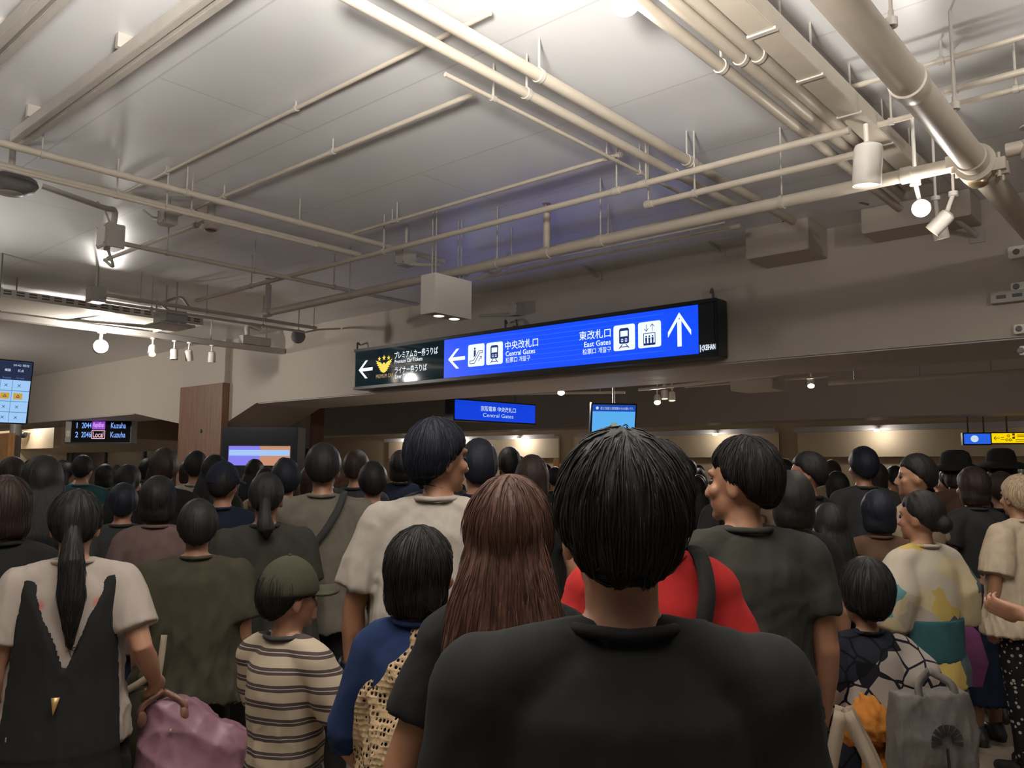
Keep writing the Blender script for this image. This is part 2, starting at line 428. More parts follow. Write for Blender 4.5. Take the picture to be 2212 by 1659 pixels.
# B: runs going away to the right
tB1, aB1, bB1, uB, rB1 = run('pipe_run', 'left of the pair of thick cream pipes in the ceiling middle', 'pipe', 'B', (940, 96), (1560, 452), 3.4, 19, hang=[(1130, 205)], joints=[(1440, 383)], ext=(0.5, 0))
tB1b, *_ = run('pipe_run', 'right of the pair of thick cream pipes in the ceiling middle', 'pipe', 'B', (1000, 69), (1692, 482), 3.42, 22, hang=[(1160, 165), (1470, 350)], joints=[(1478, 355)], ext=(0.5, 0))
tB2, *_ = run('conduit', 'thin conduit running beside the pair of thick ceiling pipes', 'pipe', 'B', (962, 160), (1560, 462), 3.42, 8, hang=[(1064, 213), (1385, 372)])
for t_ in (tB1, tB1b, tB2): clean(t_)
for nm, lb, p1, p2, z, w, h, e in [
    ('pipe_run', 'leftmost thick pipe of the bundle of four by the cable duct', (1412, 28), (1952, 448), 3.36, 22, [(1560, 143)], 0.6),
    ('pipe_run', 'second thick pipe from the left in the bundle by the cable duct', (1462, 10), (1958, 425), 3.38, 23, [(1600, 127)], 0.6),
    ('pipe_run', 'third thick pipe from the left in the bundle by the cable duct', (1502, 0), (1965, 404), 3.40, 24, [(1640, 120)], 0.6),
    ('conduit', 'thin conduit of the bundle tucked beside the square cable duct', (1556, 28), (1980, 402), 3.44, 9, [(1700, 155)], 0.6),
    ('pipe_run', 'rightmost pipe of the bundle running beyond the square cable duct', (1628, 14), (2000, 342), 3.46, 13, [(1690, 68)], 0.6),
    ('pipe_run', 'uppermost grey conduit running away at the far left of the ceiling', (0, 308), (925, 572), 3.42, 13, [(88, 334), (392, 421), (626, 488)], 0.8),
    ('pipe_run', 'middle grey conduit running away at the far left of the ceiling', (0, 357), (770, 552), 3.36, 14, [(250, 421), (408, 462)], 0.8),
    ('conduit', 'lower bright cable conduit running away at the far left', (57, 376), (690, 530), 3.31, 8, [(362, 450)], 0.5),
    ('conduit', 'thin conduit going right from the big hanging junction box', (268, 527), (912, 656), 3.28, 9, [(362, 546), (553, 584), (727, 619)], 0),
    ('conduit', 'upper of two conduits running to the dark round bell', (226, 637), (660, 713), 3.3, 8, [(300, 650), (436, 674), (557, 695), (656, 712)], 0),
    ('conduit', 'lower of two conduits running to the dark round bell', (226, 652), (640, 720), 3.24, 6, [(325, 668), (556, 706)], 0),
]:
    clean(run(nm, lb, 'pipe', 'B', p1, p2, z, w, hang=h, ext=(e, 0))[0])
# square cable duct of the bundle
aa, bb = axis_pts('B', (1600, 14), (1985, 395), 3.36)
t = thing('cable_duct', 'flat square cable duct of the pipe bundle right of centre', 'duct', tuple((aa+bb)/2))
MB().box((aa[0]-0.06, aa[1]-0.6, 3.34), (aa[0]+0.05, bb[1], 3.43)).build('duct_body', M_PIPE, t, bevel=0.004)
for k in range(5):
    y_ = aa[1]+(bb[1]-aa[1])*(0.08+0.2*k)
    MB().tube([(aa[0], y_, 3.43), (aa[0], y_, CEIL)], 0.006, 8).build('hanger_rod', M_STEEL, t, smooth=True)
    MB().box((aa[0]-0.066, y_-0.012, 3.333), (aa[0]+0.056, y_+0.012, 3.345)).build('duct_clip', M_STEEL, t)
# left cable ducts near the frame edge
for i, (p1, p2, lb) in enumerate([((40, 298), (360, 46), 'light grey double cable duct on the ceiling at upper left'), ((-20, 118), (130, -14), 'light grey double cable duct cut by the top left frame corner')]):
    aa, bb = axis_pts('A', p1, p2, 3.5)
    x0, x1 = min(aa[0], bb[0]), max(aa[0], bb[0]); x1 += 1.0
    t = thing('cable_duct', lb, 'duct', ((x0+x1)/2, aa[1], 3.5))
    MB().box((x0, aa[1]-0.045, 3.46), (x1, aa[1]-0.008, 3.53)).build('duct_body', M_STEEL, t, bevel=0.004)
    MB().box((x0, aa[1]+0.008, 3.46), (x1, aa[1]+0.045, 3.53)).build('duct_body', M_STEEL, t, bevel=0.004)
    for k in range(3):
        xx = x0+(x1-x0)*(0.1+0.4*k)
        MB().box((xx-0.015, aa[1]-0.055, 3.53), (xx+0.015, aa[1]+0.055, CEIL)).build('bracket', M_STEEL, t)

# big duct pipe at upper right
aa, bb = axis_pts('B', (1816, 0), (2066, 304), 3.12)
e0 = onz(1742, 0, 3.12)[0]; e1 = onz(1890, 0, 3.12)[0]
RB = 0.5*(onz(2106.7, 287, 3.12)[0]-onz(2025.7, 320.7, 3.12)[0])
RB = abs(e1-e0)/2*0.78
t = thing('duct_pipe', 'big round cream duct pipe slanting across the upper right corner', 'pipe', (aa[0], (aa[1]+bb[1])/2, 3.12))
yend = onz(2120, 385, 3.12)[1]
MB().tube([(aa[0], aa[1]-1.2, 3.12), (aa[0], WALL+0.02, 3.12)], RB, 36).build('pipe', M_PIPE, t, smooth=True)
for (px, py) in ((1966, 182), (2092, 345)):
    y_ = onz(px, py, 3.12)[1]
    MB().lathe((aa[0], y_-0.05, 3.12), (0, 1, 0), [(0, RB), (0.004, RB+0.008), (0.05, RB+0.008), (0.1, RB+0.003), (0.104, RB)], 36).build('sleeve_joint', M_PIPE, t, smooth=True)
for (px, py) in ((1912, 80), (2050, 255)):
    y_ = onz(px, py, 3.12)[1]
    MB().tube([(aa[0]+RB*0.9, y_, 3.14), (aa[0]+RB*0.9, y_, CEIL)], 0.007, 8).build('hanger_rod', M_STEEL, t, smooth=True)
    mb = MB(); mb.lathe((aa[0]+RB*0.9, y_, 3.15), (0, 0, 1), [(0, 0.022), (0.03, 0.022), (0.034, 0.01), (0.06, 0.01)], 12); mb.build('rod_nut', M_STEEL, t, smooth=True)
yv = onz(2098, 360, 3.12)[1]
# mechanical tee joining the sprinkler main: split collar with bolts
mb = MB(); mb.lathe((aa[0], yv-0.07, 3.12), (0, 1, 0), [(0, RB+0.004), (0.006, RB+0.028), (0.134, RB+0.028), (0.14, RB+0.004)], 36)
mb.build('tee_collar', M_PIPE, t, smooth=True)
for s in (-1, 1):
    for k in (-0.04, 0.04):
        q = np.array([aa[0]+s*(RB+0.035), yv+k, 3.12-0.03*s])
        mb = MB(); mb.box(q-np.array([0.03, 0.018, 0.03]), q+np.array([0.03, 0.018, 0.03])); mb.tube([q-np.array([0, 0, 0.06]), q+np.array([0, 0, 0.06])], 0.009, 8); mb.build('collar_bolt', M_PIPE, t, smooth=False)
mb = MB(); mb.lathe((aa[0], yv, 3.12-RB-0.045), (0, 0, 1), [(0, 0.03), (0.012, 0.045), (0.05, 0.045)], 16); mb.build('drain_cap', M_BRASS, t, smooth=True)
DX, DYV = aa[0], yv
# valve on the branch at right of the duct
qv = np.array([DX+RB+0.16, yv+0.02, 3.17])
t = thing('valve', 'small cream pipe valve right of the big duct joint', 'valve', tuple(qv))
MB().tube([qv+np.array([-0.1, 0, 0]), qv+np.array([0.9, 0, 0])], 0.035, 14).build('pipe', M_PIPE, t, smooth=True)
MB().lathe(qv+np.array([0.0, 0, -0.075]), (0, 0, 1), [(0, 0.03), (0.01, 0.042), (0.10, 0.042), (0.11, 0.02), (0.16, 0.016)], 14).build('valve_body', M_STEEL, t, smooth=True)
MB().lathe(qv+np.array([0.0, 0, 0.085]), (0, 0, 1), [(0, 0.01), (0.005, 0.04), (0.012, 0.04), (0.016, 0.01)], 14).build('handwheel', M_STEEL, t, smooth=True)

# ---------------------------------------------------------------- boxes on the ceiling and wall
def box_px(name, label, cat, P0, size, m=M_STEEL, rod=True, lid=True, bevel=0.006):
    """box centred at P0"""
    x, y, z = P0; sx, sy, sz = size
    t = thing(name, label, cat, (x, y, z-sz/2))
    MB().box((x-sx/2, y-sy/2, z-sz/2), (x+sx/2, y+sy/2, z+sz/2)).build('box_body', m, t, bevel=bevel)
    if lid:
        MB().box((x-sx*0.44, y-sy/2-0.006, z-sz*0.42), (x+sx*0.44, y-sy/2, z+sz*0.42)).build('lid', m, t)
        for s in (-1, 1):
            for u_ in (-1, 1): MB().lathe((x+s*sx*0.38, y-sy/2-0.009, z+u_*sz*0.36), (0, 1, 0), [(0, 0.005), (0.004, 0.005)], 8).build('screw', M_DARKST, t)
    if rod: MB().tube([(x, y, z+sz/2), (x, y, CEIL)], 0.014, 10).build('conduit_drop', M_STEEL, t, smooth=True)
    return t
q = onz(240, 513, 3.3); s_ = depth(q)/FPX
tj = box_px('junction_box', 'large square cream junction box hung on a bent conduit at upper left', 'box', q, (48*s_, 0.14, 52*s_), rod=False)
MB().tube(curve_pts([q+np.array([0.03, 0, 0.09]), q+np.array([0.03, 0.0, 0.2]), (q[0]+0.05, q[1]-0.1, 3.5), (q[0]+0.02, q[1]-0.5, 3.56)]), 0.022, 10).build('conduit_drop', M_STEEL, tj, smooth=True)
MB().tube(curve_pts([q+np.array([0.03, -0.02, 0.08]), q+np.array([-0.02, -0.05, 0.2]), (q[0]-0.04, q[1]-0.1, 3.56)]), 0.009, 8).build('cable', M_STEEL, tj, smooth=True)
MB().tube(curve_pts([q+np.array([-0.05, 0, -0.08]), q+np.array([-0.06, 0.05, -0.2]), onz(226, 562, 3.2)]), 0.012, 8).build('cable', M_STEEL, tj, smooth=True)
q = onz(363, 470, 3.44); s_ = depth(q)/FPX
tj = box_px('junction_box', 'medium square junction box beside the smoke detector', 'box', q, (34*s_, 0.1, 34*s_))
MB().tube(curve_pts([q+np.array([-0.08, 0, 0.02]), q+np.array([-0.25, 0, 0.05]), q+np.array([-0.42, 0.0, 0.14])]), 0.012, 8).build('cable', M_STEEL, tj, smooth=True)
q = onz(208, 638, 3.3); s_ = depth(q)/FPX
box_px('junction_box', 'small junction box under the ceiling left of the grey conduits', 'box', q, (34*s_, 0.14, 32*s_), rod=True)
q = onz(877, 558, 3.32); s_ = depth(q)/FPX
tj = box_px('junction_box', 'square cream junction box beside the hanging downlight box', 'box', q, (30*s_, 0.13, 34*s_), rod=True)
MB().tube([q+np.array([0.06, 0, -0.06]), q+np.array([0.3, 0.1, -0.09])], 0.014, 8).build('cable', M_STEEL, tj, smooth=True)
q = ony(1115, 668, WALL-0.05); s_ = depth(q)/FPX
tj = box_px('outlet_box', 'small grey electric box on the wall above the sign middle', 'box', q, (24*s_, 0.1, 28*s_), rod=False)
MB().tube(curve_pts([q+np.array([-0.1, 0.02, -0.05]), ony(1080, 680, WALL-0.03), ony(1034, 682, WALL-0.03)]), 0.014, 8).build('conduit_drop', M_STEEL, tj, smooth=True)
MB().tube(curve_pts([q+np.array([0.0, 0, -0.12]), q+np.array([0.03, -0.02, -0.2]), ony(1110, 705, WALL-0.06)]), 0.012, 8).build('cable', M_DARKST, tj, smooth=True)

# hanging square box with two downlights
zb = 2.78
c0 = onz(939, 674, zb); cl = onz(901, 678, zb); cr = onz(1030, 688, zb)
x0, x1, y0, y1 = cl[0], c0[0], c0[1], cr[1]
zt = zb+(674-590)/FPX*depth(c0)*1.0
t = thing('hanging_downlight_box', 'white square hanging box with two downlights above the sign left half', 'lamp', ((x0+x1)/2, (y0+y1)/2, zb))
mb = MB()
w_ = 0.012
mb.box((x0, y0, zb), (x1, y0+w_, zt)); mb.box((x0, y1-w_, zb), (x1, y1, zt)); mb.box((x0, y0+w_, zb), (x0+w_, y1-w_, zt)); mb.box((x1-w_, y0+w_, zb), (x1, y1-w_, zt)); mb.box((x0, y0, zt), (x1, y1, zt+w_))
mb.build('box_shell', M_WHITEM, t)
MB().box((x0+w_, y0+w_, zb+0.006), (x1-w_, y1-w_, zb+0.02)).build('bottom_plate', M_STEEL, t)
for k, my in enumerate((0.3, 0.72)):
    q = np.array([(x0+x1)/2, y0+(y1-y0)*my, zb+0.004])
    MB().lathe(q, (0, 0, -1), [(0, 0.06), (0.006, 0.06), (0.008, 0.045)], 20).build('lamp_ring', M_STEEL, t, smooth=True)
    MB().lathe(q+np.array([0, 0, -0.009]), (0, 0, -1), [(0, 0.042), (0.004, 0.03)], 20).build('bulb', M_LAMPD, t, smooth=True)
    lamp_light(t, q+np.array([0, 0, -0.05]), 25, 0.04, 'SPOT', (0, 0, -1), 1.9)
for xx in (x0+0.06, x1-0.06):
    for yy in (y0+0.06, y1-0.06): MB().tube([(xx, yy, zt), (xx, yy, CEIL)], 0.006, 8).build('hanger_rod', M_STEEL, t, smooth=True)
MB().tube(curve_pts([(x1-0.05, y1-0.1, zt), (x1, y1+0.05, zt+0.12), (x1+0.1, y1+0.18, zt+0.1), (x1+0.12, y1+0.25, zt+0.2)]), 0.014, 8).build('cable', M_STEEL, t, smooth=True)

# duct box on the sign wall, upper right
X1 = None
Xr = onx(1787, 505, 0) if False else ony(1787, 505, WALL)[0]
Yf = WALL-0.52
for k in range(400):
    Yk = WALL-0.1-0.003*k
    if ony(1746, 520, Yk)[0] >= Xr: Yf = Yk; break
Xl = ony(1610, 520, Yf)[0]
zl = ony(1680, 548, Yf)[2]; zh = min(CEIL, ony(1680, 478, Yf)[2])
t = thing('wall_duct_box', 'large plain cream boxed duct on the wall right of the sign', 'duct', ((Xl+Xr)/2, WALL-0.2, zl))
MB().box((Xl, Yf, zl), (Xr, WALL-0.001, zh)).build('duct_casing', M_WALL, t, bevel=0.006)
MB().box((Xl+0.1, Yf+0.05, zh), (Xr-0.05, WALL-0.002, zh+0.02)).build('top_flange', M_STEEL, t)
MB().tube(curve_pts([(Xr-0.2, Yf-0.01, zh), (Xr-0.1, Yf-0.05, zh+0.04), (Xr+0.2, Yf-0.05, zh+0.1), (Xr+0.5, Yf-0.1, CEIL-0.03)]), 0.008, 8).build('cable', M_DARKST, t, smooth=True)
# second boxed duct behind at right
q0, q1 = ony(1890, 455, WALL), ony(1965, 500, WALL)
t = thing('wall_duct_box', 'smaller boxed duct on the wall behind the bright right spotlight', 'duct', ((q0[0]+q1[0])/2, WALL-0.1, q1[2]))
MB().box((q0[0], WALL-0.35, q1[2]-0.05), (q0[0]+0.75, WALL-0.001, CEIL-0.001)).build('duct_casing', M_WALL, t, bevel=0.006)

# rods and brackets along the wall edge
for (pa, pb, lb) in [((1530, 518), (1555, 543), 'slanted bracket arm under the ceiling left of the boxed duct'), ((1258, 570), (1290, 597), 'slanted bracket arm above the sign right of the electric box'), ((2055, 465), (2110, 510), 'dark slanted bracket arm at the ceiling near the right spotlight')]:
    A_ = ony(*pa, WALL-0.3); B_ = ony(*pb, WALL-0.01)
    t = thing('bracket_arm', lb, 'bracket', tuple(B_))
    MB().tube([A_, B_], 0.018, 8).build('arm', M_STEEL, t)
    MB().box(B_-np.array([0.05, 0.0, 0.05]), B_+np.array([0.05, 0.009, 0.05])).build('foot_plate', M_STEEL, t)
    MB().tube([A_, (A_[0], A_[1], CEIL)], 0.012, 8).build('hanger_rod', M_STEEL, t)
# sensors at the right edge of the wall
for (px, py, w, h, lb) in [(2200, 545, 36, 26, 'uppermost white sensor box on the right wall edge'), (2200, 620, 26, 18, 'second white sensor box on the right wall edge'),
                           (2206, 711, 26, 20, 'bright white sensor box just above the beam edge at right'), (2210, 758, 12, 20, 'small white plate under the beam at the right edge')]:
    q = ony(px, py, WALL-0.03); s_ = depth(q)/FPX
    t = thing('sensor_box', lb, 'sensor', tuple(q))
    MB().box(q-np.array([w*s_/2, 0.03, h*s_/2]), q+np.array([w*s_/2, 0.029, h*s_/2])).build('housing', M_WHITEM, t, bevel=0.006)
    MB().lathe(q+np.array([-0.01, -0.03, 0]), (0, -1, 0), [(0, 0.022), (0.01, 0.018), (0.014, 0.006)], 14).build('sensor_eye', M_GREY, t, smooth=True)
q0 = ony(2140, 645, WALL-0.04); q1 = ony(2225, 640, WALL-0.04)
t = thing('slotted_rail', 'slotted grey steel rail on the wall at right', 'rail', tuple(q0))
mb = MB(); mb.box((q0[0], WALL-0.06, q0[2]-0.04), (q1[0], WALL-0.002, q0[2]+0.04)); mb.build('rail_body', M_STEEL, t, bevel=0.004)
for k in range(4):
    xx = q0[0]+0.04+k*0.1
    MB().box((xx, WALL-0.066, q0[2]-0.012), (xx+0.06, WALL-0.06, q0[2]+0.012)).build('slot', M_DARKST, t)

# round grey dome at the left edge
q = onz(22, 398, 3.36); s_ = depth(q)/FPX
t = thing('dome_speaker', 'grey oval dome fitting at the left frame edge', 'fitting', tuple(q))
MB().lathe(q+np.array([0, 0, -22*s_]), (0, 0, 1), [(0, 8*s_), (4*s_, 30*s_), (12*s_, 46*s_), (24*s_, 54*s_), (34*s_, 50*s_), (40*s_, 30*s_)], 32).build('dome', M_GREY, t, smooth=True)
MB().lathe(q+np.array([0, 0, -24*s_]), (0, 0, 1), [(0, 4*s_), (2*s_, 24*s_), (4*s_, 26*s_)], 24).build('rim', M_STEEL, t, smooth=True)
MB().tube([q+np.array([0, 0, 18*s_]), (q[0], q[1], CEIL)], 0.02, 10).build('stem', M_STEEL, t, smooth=True)
q = onz(455, 484, 3.45); s_ = depth(q)/FPX
t = thing('smoke_detector', 'white round smoke detector hanging under the left ceiling conduits', 'detector', tuple(q))
MB().lathe(q+np.array([0, 0, -0.05]), (0, 0, 1), [(0, 0.025), (0.008, 0.06), (0.02, 0.066), (0.035, 0.07), (0.05, 0.075), (0.06, 0.05)], 24).build('detector_body', M_WHITEM, t, smooth=True)
MB().lathe(q+np.array([0, 0, -0.058]), (0, 0, 1), [(0, 0.03), (0.008, 0.045), (0.01, 0.04)], 20).build('vent_ring', M_DARKST, t, smooth=True)
MB().tube([q, (q[0], q[1], CEIL)], 0.03, 12).build('stem', M_STEEL, t, smooth=True)
# dark round bell at the end of the conduits
q = onz(644, 727, 3.22); s_ = depth(q)/FPX
t = thing('alarm_bell', 'dark grey round bell at the end of the left conduits', 'bell', tuple(q))
nb = np.array([0.85, -0.5, 0.0])
MB().lathe(q, nb, [(-0.03, 0.03), (-0.02, 15*s_), (0.02, 15*s_), (0.045, 11*s_), (0.055, 3*s_)], 28).build('gong', M_GREY, t, smooth=True)
MB().tube([q, (q[0], q[1], CEIL)], 0.008, 8).build('hanger_rod', M_STEEL, t)
MB().tube(curve_pts([q+np.array([0.0, 0.05, 0.05]), ony(690, 712, WALL-0.4), ony(735, 710, WALL-0.03)]), 0.012, 8).build('cable', M_STEEL, t, smooth=True)

# ---------------------------------------------------------------- lighting rail with spotlights, left
rz_ = ony(613, 760, WALL)[2]; rx_ = ony(613, 760, WALL)[0]
ya = onx(0, 683, rx_)[1]
t = thing('lighting_rail', 'long pale lighting rail hanging along the ceiling at left', 'rail', (rx_, (ya+WALL)/2, rz_))
MB().box((rx_-0.06, ya-0.8, rz_-0.035), (rx_+0.06, WALL-0.01, rz_+0.035)).build('rail_body', M_STEEL, t, bevel=0.005)
MB().box((rx_-0.06, WALL-0.7, rz_+0.04), (rx_+0.06, WALL-0.25, rz_+0.16)).build('feed_box', M_STEEL, t, bevel=0.005)
MB().tube(curve_pts([(rx_, WALL-0.6, rz_+0.16), (rx_, WALL-0.6, rz_+0.3), (rx_, WALL-0.4, CEIL-0.04)]), 0.035, 10).build('feed_conduit', M_STEEL, t, smooth=True)
for k in range(5):
    yy = ya+(WALL-0.3-ya)*k/4.0
    MB().tube([(rx_, yy, rz_), (rx_, yy, CEIL)], 0.008, 8).build('hanger_rod', M_STEEL, t)
def spotlight(label, hang, tip, aimv, dia, length, face=M_WHITEM, energy=0, group=None, spot=None, radius=0.05, col=WARM, throw=0.06):
    """can spotlight: yoke at hang, mouth centre at tip"""
    tip = np.asarray(tip, float); a = np.asarray(aimv, float); a = a/np.linalg.norm(a)
    t = thing('spotlight', label, 'spotlight', tuple(hang), 0, group)
    R_ = dia/2
    back = tip-a*length
    MB().lathe(back, a, [(0, R_*0.55), (0.012, R_*0.92), (0.03, R_), (length-0.004, R_), (length, R_*0.96), (length-0.012, R_*0.9)], 26).build('can', M_WHITEM, t, smooth=True)
    MB().lathe(tip-a*0.014, a, [(0, R_*0.88), (0.006, R_*0.86), (0.008, R_*0.5)], 24).build('lamp_lens', face, t, smooth=True)
    piv = tip-a*length*0.7
    MB().tube([np.asarray(hang, float), piv], max(0.012, R_*0.22), 10).build('yoke', M_WHITEM, t, smooth=True)
    MB().lathe(np.asarray(hang, float), (0, 0, 1), [(-0.012, R_*0.6), (0.012, R_*0.6)], 14).build('mount', M_WHITEM, t, smooth=True)
    if energy:
        if spot: lamp_light(t, tip+a*0.02, energy, radius, 'SPOT', a, spot, col)
        else: lamp_light(t, tip+a*throw, energy, radius, col=col)
    return t
def to_cam(Pt):
    d = ORI-np.asarray(Pt, float); return d/np.linalg.norm(d)
for (px, py, yy, av, lb) in [(329, 757, 700, (0.5, -0.3, -0.8), 'pale can spotlight, leftmost of the four under the lighting rail'), (376, 766, 700, (0.05, 0, -1), 'pale can spotlight, second of the four under the lighting rail'),
                         (408, 768, 705, (-0.25, 0.3, -0.9), 'pale can spotlight, third of the four under the lighting rail'), (457, 772, 712, (-0.05, 0.05, -1), 'pale can spotlight, rightmost of the four under the lighting rail')]:
    q = onx(px, py, rx_); s_ = depth(q)/FPX
    a_ = np.array(av)/np.linalg.norm(av)
    hang = np.array([rx_, q[1], rz_-0.04])
    spotlight(lb, hang, q+a_*11*s_, av, 17*s_, 24*s_, energy=0)
q = onx(218, 748, rx_)
spotlight('dazzling lit spotlight under the lighting rail at left', (rx_, q[1], rz_-0.04), q, to_cam(q)+np.array([0.25, 0, 0.1]), 0.17, 0.2, M_LAMPF, energy=85, radius=0.08, throw=0.3)

# perforated cable tray beside the rail
az = 3.3
aa = onz(0, 655, az); bb = onz(420, 706, az); X = aa[0]
t = thing('cable_tray', 'perforated cable tray running above the lighting rail at left', 'tray', (X, (aa[1]+bb[1])/2, az))
wx = abs(onz(0, 672, az)[0]-onz(0, 642, az)[0])
y0_, y1_ = aa[1]-1.0, min(onz(420, 706, az)[1], WALL-0.1)
M_TRAY = mat('tray_steel', (0.58, 0.54, 0.48), 0.4)
mb = MB()
mb.box((X-wx/2, y0_, az), (X-wx/2+0.012, y1_, az+0.08)); mb.box((X+wx/2-0.012, y0_, az), (X+wx/2, y1_, az+0.08)); mb.box((X-wx/2, y0_, az-0.006), (X+wx/2, y1_, az+0.002))
mb.build('tray_body', M_TRAY, t)
ns = min(48, int((y1_-y0_)/0.12))
for k in range(ns):
    for za in (0.025, 0.052): MB().box((X+wx/2, y1_-0.12*(k+1), az+za), (X+wx/2+0.003, y1_-0.12*(k+1)+0.075, az+za+0.015)).build('slot', M_DARKST, t)
for k in range(4):
    yy = y0_+(y1_-y0_)*(k+0.5)/4
    MB().tube([(X, yy, az), (X, yy, CEIL)], 0.008, 8).build('hanger_rod', M_STEEL, t)
# small ceiling fan coil with bracket between the conduits
q = onz(368, 690, 3.2); s_ = depth(q)/FPX
t = thing('ceiling_unit', 'small boxed ceiling unit with folded brackets above the lighting rail', 'unit', tuple(q))
MB().box(q-np.array([0.16, 0.12, 0.05]), q+np.array([0.16, 0.12, 0.08])).build('casing', M_STEEL, t, bevel=0.01)
MB().box(q-np.array([0.24, 0.2, 0.09]), q+np.array([0.2, 0.2, -0.06])).build('base_plate', M_STEEL, t, bevel=0.01)
for s in (-1, 1):
    MB().tube([q+np.array([s*0.2, 0, -0.07]), (rx_, q[1]+s*0.6, rz_+0.05)], 0.02, 8).build('brace', M_STEEL, t)
    MB().tube([q+np.array([s*0.12, 0, 0.06]), (q[0]+s*0.12, q[1], CEIL)], 0.008, 8).build('hanger_rod', M_STEEL, t)
MB().tube(curve_pts([q+np.array([0, 0, 0.08]), q+np.array([-0.2, 0, 0.2]), q+np.array([0.0, 0.1, 0.26]), q+np.array([0.2, 0.1, 0.14])]), 0.016, 8).build('cable', M_STEEL, t, smooth=True)

# ---------------------------------------------------------------- the nearer spotlights
# can on the branch pipe at right
q = ond(1872, 402, 4.0); hang = ond(1872, 318, 4.1)
spotlight('white can spotlight left of the big duct, lit mouth seen from the side', hang, q, (-0.1, 0.05, -1.0), 0.135, 0.21, M_LAMPD, energy=40, spot=1.9)
MB().tube([hang, (hang[0], hang[1], 3.335)], 0.012, 8).build('stem', M_WHITEM, [o for o in bpy.data.objects if o.get('label', '').startswith('white can spotlight left')][0])
# bright lamp at right and two cans behind it
q = ond(1990, 450, 4.3)
h_ = ond(1977, 395, 4.35)
t = spotlight('dazzling lit spotlight below the big duct joint at right', h_, q, to_cam(q), 0.095, 0.16, M_LAMPF, energy=9, radius=0.05)
MB().tube([h_, (h_[0], h_[1], CEIL)], 0.01, 8).build('stem', M_WHITEM, t)
hr = ond(2010, 452, 4.55)
for (px, py, av, lb) in [(2013, 500, (-0.75, -0.1, -0.75), 'white can spotlight tilted left behind the dazzling right lamp'), (2035, 516, (0.1, 0.25, -1), 'white can spotlight tilted right behind the dazzling right lamp')]:
    q = ond(px, py, 4.5 if px < 2020 else 4.75); a_ = np.array(av)/np.linalg.norm(av)
    hh = q-a_*0.16+np.array([0, 0, 0.08])
    t = spotlight(lb, hh, q, av, 0.085, 0.13, M_LAMPD)
    MB().tube([hh, (hh[0], hh[1], CEIL)], 0.008, 8).build('stem', M_WHITEM, t)
# lamp cut by the top edge, right of centre
q = onz(1350, 8, 3.38)
t = spotlight('glowing spotlight cut by the top edge right of centre', q+np.array([0, 0, 0.2]), q, to_cam(q)*0.55+np.array([0, 0, -0.75]), 0.12, 0.16, M_LAMPF, energy=14, radius=0.05)
# lamp above the top edge, left of centre
q = onz(585, -66, 2.86)
t = spotlight('glowing spotlight just over the top edge left of centre', q+np.array([0, 0, 0.25]), q, to_cam(q), 0.12, 0.16, M_LAMPF, energy=24, radius=0.06)
# wide uplights added out of view to brighten the ceiling and left wall
def uplight(label, P_, aim, energy, size=2.9, radius=0.22):
    P_ = np.asarray(P_, float); a = np.asarray(aim, float); a = a/np.linalg.norm(a)
    t = thing('added_uplight', label, 'uplight', tuple(P_))
    MB().lathe(P_-a*0.12, a, [(0, 0.06), (0.02, 0.12), (0.10, 0.20), (0.12, 0.205), (0.11, 0.18)], 28).build('reflector', M_WHITEM, t, smooth=True)
    MB().lathe(P_-a*0.02, a, [(0, 0.17), (0.008, 0.165)], 24).build('lamp_lens', M_LAMPD, t, smooth=True)
    for s in (-1, 1): MB().tube([P_+np.array([s*0.215, 0, -0.05]), (P_[0]+s*0.215, P_[1], CEIL)], 0.006, 8).build('hanger_rod', M_STEEL, t)
    lamp_light(t, P_+a*0.05, energy, radius, 'SPOT', a, size, blend=0.35)
uplight('added unseen uplight above the top edge to brighten the ceiling', onz(600, -330, 2.45), (-0.12, 0.12, 1), 1150, 2.72)
uplight('added unseen uplight beyond the left edge to brighten the ceiling', onz(-560, 690, 2.62), (0.1, 0.05, 1), 230, 2.65)
uplight('added unseen light beyond the left edge to brighten the far left wall', (-15.6, 2.0, 3.1), (-0.1, 1, 0.0), 420, 2.4, 0.15)  # added wash for the far left wall, out of view
# unseen fill spotlights added around the camera; one brightens the right wall
for k, (x, y, en_) in enumerate([(-1.5, -2.0, 5), (2.2, 1.2, 9), (-5.5, -3.0, 5), (1.0, 3.2, 70), (-9.5, -4.6, 5), (6.5, 2.0, 6), (0.5, -5.5, 5)]):
    q = np.array([x, y, 3.3])
    spotlight('can spotlight of the concourse ceiling outside the picture', q+np.array([0, 0, 0.24]), q, (-0.8, 1, -0.25) if k == 3 else (0, 0, -1), 0.13, 0.2, M_LAMPD, energy=en_, spot=2.6, group='concourse spotlights outside the picture')
# ---------------------------------------------------------------- the big wayfinding sign
G_BLUE = glow('sign_blue', (0.0004, 0.070, 1.0), 1.0)
G_STRIPE = glow('sign_stripe', (0.012, 0.14, 1.0), 1.0)
G_BLUED = glow('sign_blue_dark', (0.001, 0.04, 0.60), 1.0)
G_WHITE = glow('sign_white', (0.80, 0.90, 1.0), 1.15)
G_WHITE2 = glow('sign_white_soft', (0.62, 0.75, 0.9), 0.9)
G_GOLD = glow('sign_gold', (0.80, 0.55, 0.012), 1.15)
G_GOLDD = glow('sign_gold_dim', (0.45, 0.30, 0.05), 0.8)
G_PANEL = mat('sign_black_panel', (0.008, 0.014, 0.018), 0.07, spec=0.15, emit=(0.004, 0.010, 0.014), estr=1.0)
M_FRAME = mat('sign_frame', (0.010, 0.014, 0.018), 0.35)
def c5(u, v): return 740+u/2.962, 500+v/2.962
SY = 6.5
S0 = ony(765, 755, SY); S1 = ony(765, 842, SY); S2 = ony(1549, 643, SY); S3 = ony(1550, 770, SY)
sx0, sx1 = float(S0[0]+S1[0])/2, float(S2[0]+S3[0])/2
